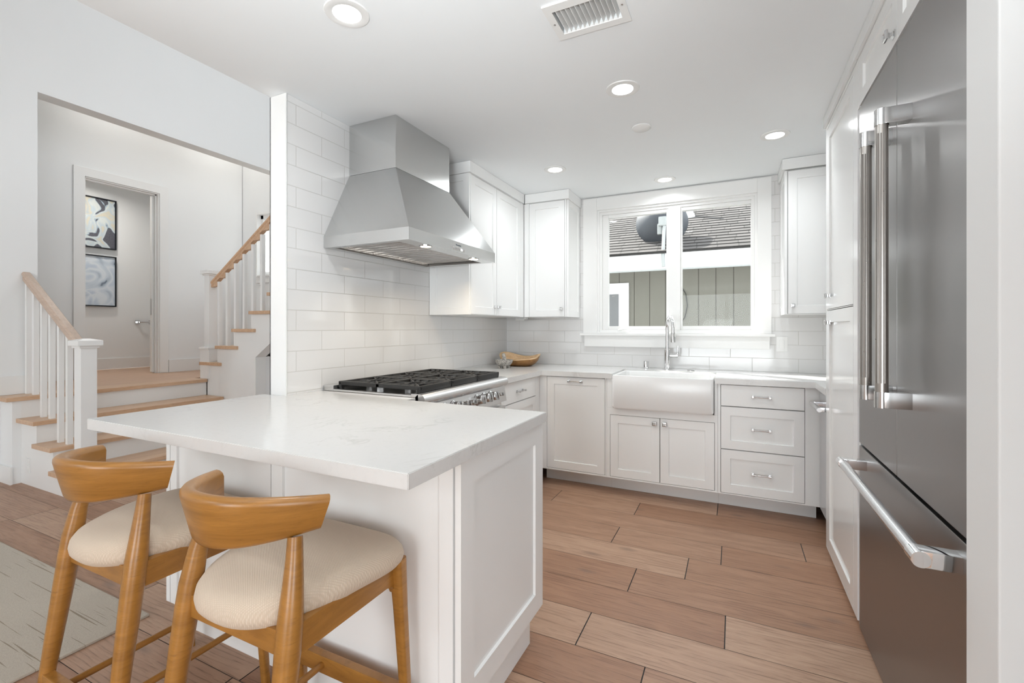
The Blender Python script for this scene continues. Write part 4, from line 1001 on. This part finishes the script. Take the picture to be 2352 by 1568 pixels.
to = thing('toilet', (-7.27, 4.0, LZ), 'white toilet mostly hidden behind the bathroom door jamb', 'toilet')
m = MB(); prof = [(.10, .0), (.105, .03), (.095, .12), (.11, .22), (.165, .33), (.185, .395)]
rings = []
for r, z in prof:
    rings.append([m._v((-7.25 + r * math.cos(2 * math.pi * k / 24), 4.0 + r * 1.25 * math.sin(2 * math.pi * k / 24) * (1 if math.sin(2 * math.pi * k / 24) < 0 else .9), LZ + z)) for k in range(24)])
for a, b in zip(rings, rings[1:]):
    for k in range(24): m._f([a[k], a[(k + 1) % 24], b[(k + 1) % 24], b[k]])
m._f(rings[0][::-1]); m._f(rings[-1]); mesh_obj('bowl', m, 'sink_white', to, True)
m = MB(); rings = []
for r, z in ((.19, .396), (.195, .405), (.195, .425), (.185, .43)):
    rings.append([m._v((-7.25 + r * math.cos(2 * math.pi * k / 24), 4.0 + r * 1.25 * math.sin(2 * math.pi * k / 24) * (1 if math.sin(2 * math.pi * k / 24) < 0 else .9), LZ + z)) for k in range(24)])
for a, b in zip(rings, rings[1:]):
    for k in range(24): m._f([a[k], a[(k + 1) % 24], b[(k + 1) % 24], b[k]])
m._f(rings[0][::-1]); m._f(rings[-1]); mesh_obj('seat', m, 'sink_white', to, True)
m = MB(); m.box(-7.44, 4.13, LZ + .38, -7.06, 4.29, LZ + .74, .02); mesh_obj('tank', m, 'sink_white', to, True)
# lamps of hall and bathroom (above the frame)
def hidden_lamp(x, y, z, e):
    t = thing('recessed_light', (x, y, z - .004), 'round recessed ceiling light of the ' + ('bathroom' if x < -6.6 else 'stair hall nearer the doorway' if y < 3 else 'stair hall above the upper flight'), 'ceiling light')
    m = MB(); m.lathe([(0, z - .005), (.05, z - .005), (.05, z - .002), (.08, z - .004), (.082, z)], (x, y, 0), 24); mesh_obj('lens', m, 'lamp_lens', t)
    area('recessed_lamp', (x, y, z - .012), (0, 0, 0), .12, .12, e, (1, .96, .9), 'DISK', 160)
hidden_lamp(-7.05, 2.9, 3.22, 9); hidden_lamp(-6.0, 2.7, 4.2, 3); hidden_lamp(-6.0, 3.9, 4.2, 3)

# ================================================================ OUTSIDE THE WINDOW
m = MB(); m.box(-14, 4.6, -.5, 12, 30, -.45); m.box(-14, -20, -.5, 12, -7.5, -.45); struct('ground', m, 'ground_concrete')
nh = thing('neighbour_house', (-.5, 6.4, -.45), 'neighbouring house with grey shingle roof and tan board siding outside the window', 'house')
m = MB(); m.box(-6, 6.4, -.45, 6, 6.6, 2.36); mesh_obj('siding', m, 'board_siding', nh, org=(0, 0, 0))
m = MB(); m.box(-6, 5.985, 1.992, 6, 6.02, 2.195); mesh_obj('fascia', m, 'house_white', nh)
m = MB(); m.box(-6, 6.02, 2.06, 6, 6.41, 2.08); mesh_obj('soffit', m, 'house_white', nh)
m = MB(); m.box(-6, 5.975, 1.975, 6, 6.0, 1.993); mesh_obj('trim_board', m, 'galvanised', nh)
def roof():
    m = MB(); uv = m.bm.loops.layers.uv.new('UVMap'); L = 6.0; ca, sa = math.cos(math.atan(.5)), math.sin(math.atan(.5)); N = 40
    rnd = random.Random(3); y0, z0 = 5.95, 2.205; cw = .125
    for i in range(int(L / cw)):      # overlapping courses
        s0, s1 = i * cw, (i + 1) * cw + .02; th = .010
        p = lambda s, h: (y0 + s * ca - h * sa, z0 + s * sa + h * ca)
        a, b, c = p(s0, th), p(s1, .0), p(s0, 0)
        f = m._f([m._v((-6, *a)), m._v((6, *a)), m._v((6, *b)), m._v((-6, *b))])
        off = rnd.uniform(0, .3)
        for l, q in zip(f.loops, ((0, 0), (12, 0), (12, cw), (0, cw))): l[uv].uv = (q[0] + off, q[1] + .008 + i * .125)
        f = m._f([m._v((-6, *c)), m._v((6, *c)), m._v((6, *a)), m._v((-6, *a))])
        for l in f.loops: l[uv].uv = (.001, .0)
    m.box(-6, y0, z0 - .02, 6, y0 + .02, z0 - .002)
    return m
mb = roof(); bmesh.ops.remove_doubles(mb.bm, verts=mb.bm.verts, dist=1e-6)
mesh_obj('roof', mb, 'shingles', nh)
m = MB(); m.box(-2.5, 6.372, .2, -1.300, 6.399, 1.875); nw = mesh_obj('window', m, 'house_white', nh)
m = MB(); m.box(-2.3, 6.365, .3, -1.435, 6.371, 1.725); mesh_obj('pane', m, 'dark_pane', nw)
dz = lambda y: 2.205 + .5 * (y - 5.95)
sd = thing('satellite_dish', (-.84, 6.02, 2.1), 'dark grey satellite dish on a mast at the neighbouring eave', 'satellite dish')
def dish():
    m = MB(Matrix.Translation((-.845, 6.24, 2.735)) @ Matrix.Rotation(math.radians(8), 4, 'Z') @ Matrix.Rotation(math.radians(-14), 4, 'X')); rings = []
    for r in (0, .08, .16, .24, .30, .335): rings.append([m._v((r * math.cos(2 * math.pi * k / 36), .24 * r * r / .112 - .0, r * math.sin(2 * math.pi * k / 36))) for k in range(36)])
    for r in (.338, .335, .30, .2, .1, 0): rings.append([m._v((r * math.cos(2 * math.pi * k / 36), .24 * r * r / .112 - (.012 if r < .336 else .0), r * math.sin(2 * math.pi * k / 36))) for k in range(36)])
    for a, b in zip(rings, rings[1:]):
        for k in range(36): m._f([a[k], a[(k + 1) % 36], b[(k + 1) % 36], b[k]])
    return m
mesh_obj('reflector', dish(), 'dish_grey', sd, True)
m = MB(); m.box(-.87, 6.10, 2.56, -.77, 6.20, 2.68, .02); m.box(-.89, 6.14, 2.46, -.83, 6.21, 2.60, .015); mesh_obj('bracket', m, 'galvanised', sd)
m = MB(); m.tube([(-.80, 6.15, 2.62), (-.80, 6.06, 2.33), (-.795, 5.975, 2.16), (-.79, 5.97, 2.02)], .022, 10); mesh_obj('mast', m, 'galvanised', sd, True)
m = MB(); yv = 7.42; m.lathe([(.11, dz(yv) - .07), (.05, dz(yv) + .07), (.038, dz(yv) + .10), (.038, dz(yv) + .42)], (-.60, yv, 0), 18); tag(mesh_obj('roof_vent_pipe', m, 'galvanised', None, True), 'grey vent pipe rising from the neighbouring shingle roof', 'vent pipe')
m = MB(); m.tube([(-.62, 6.39, 1.80), (-.565, 6.385, 1.70), (-.545, 6.385, 1.55), (-.575, 6.385, 1.40), (-.66, 6.385, 1.26), (-.8, 6.39, 1.17)], .006, 8); tag(mesh_obj('hanging_cable', m, 'black_enamel', None, True), 'loop of black cable hanging on the neighbouring siding', 'cable')
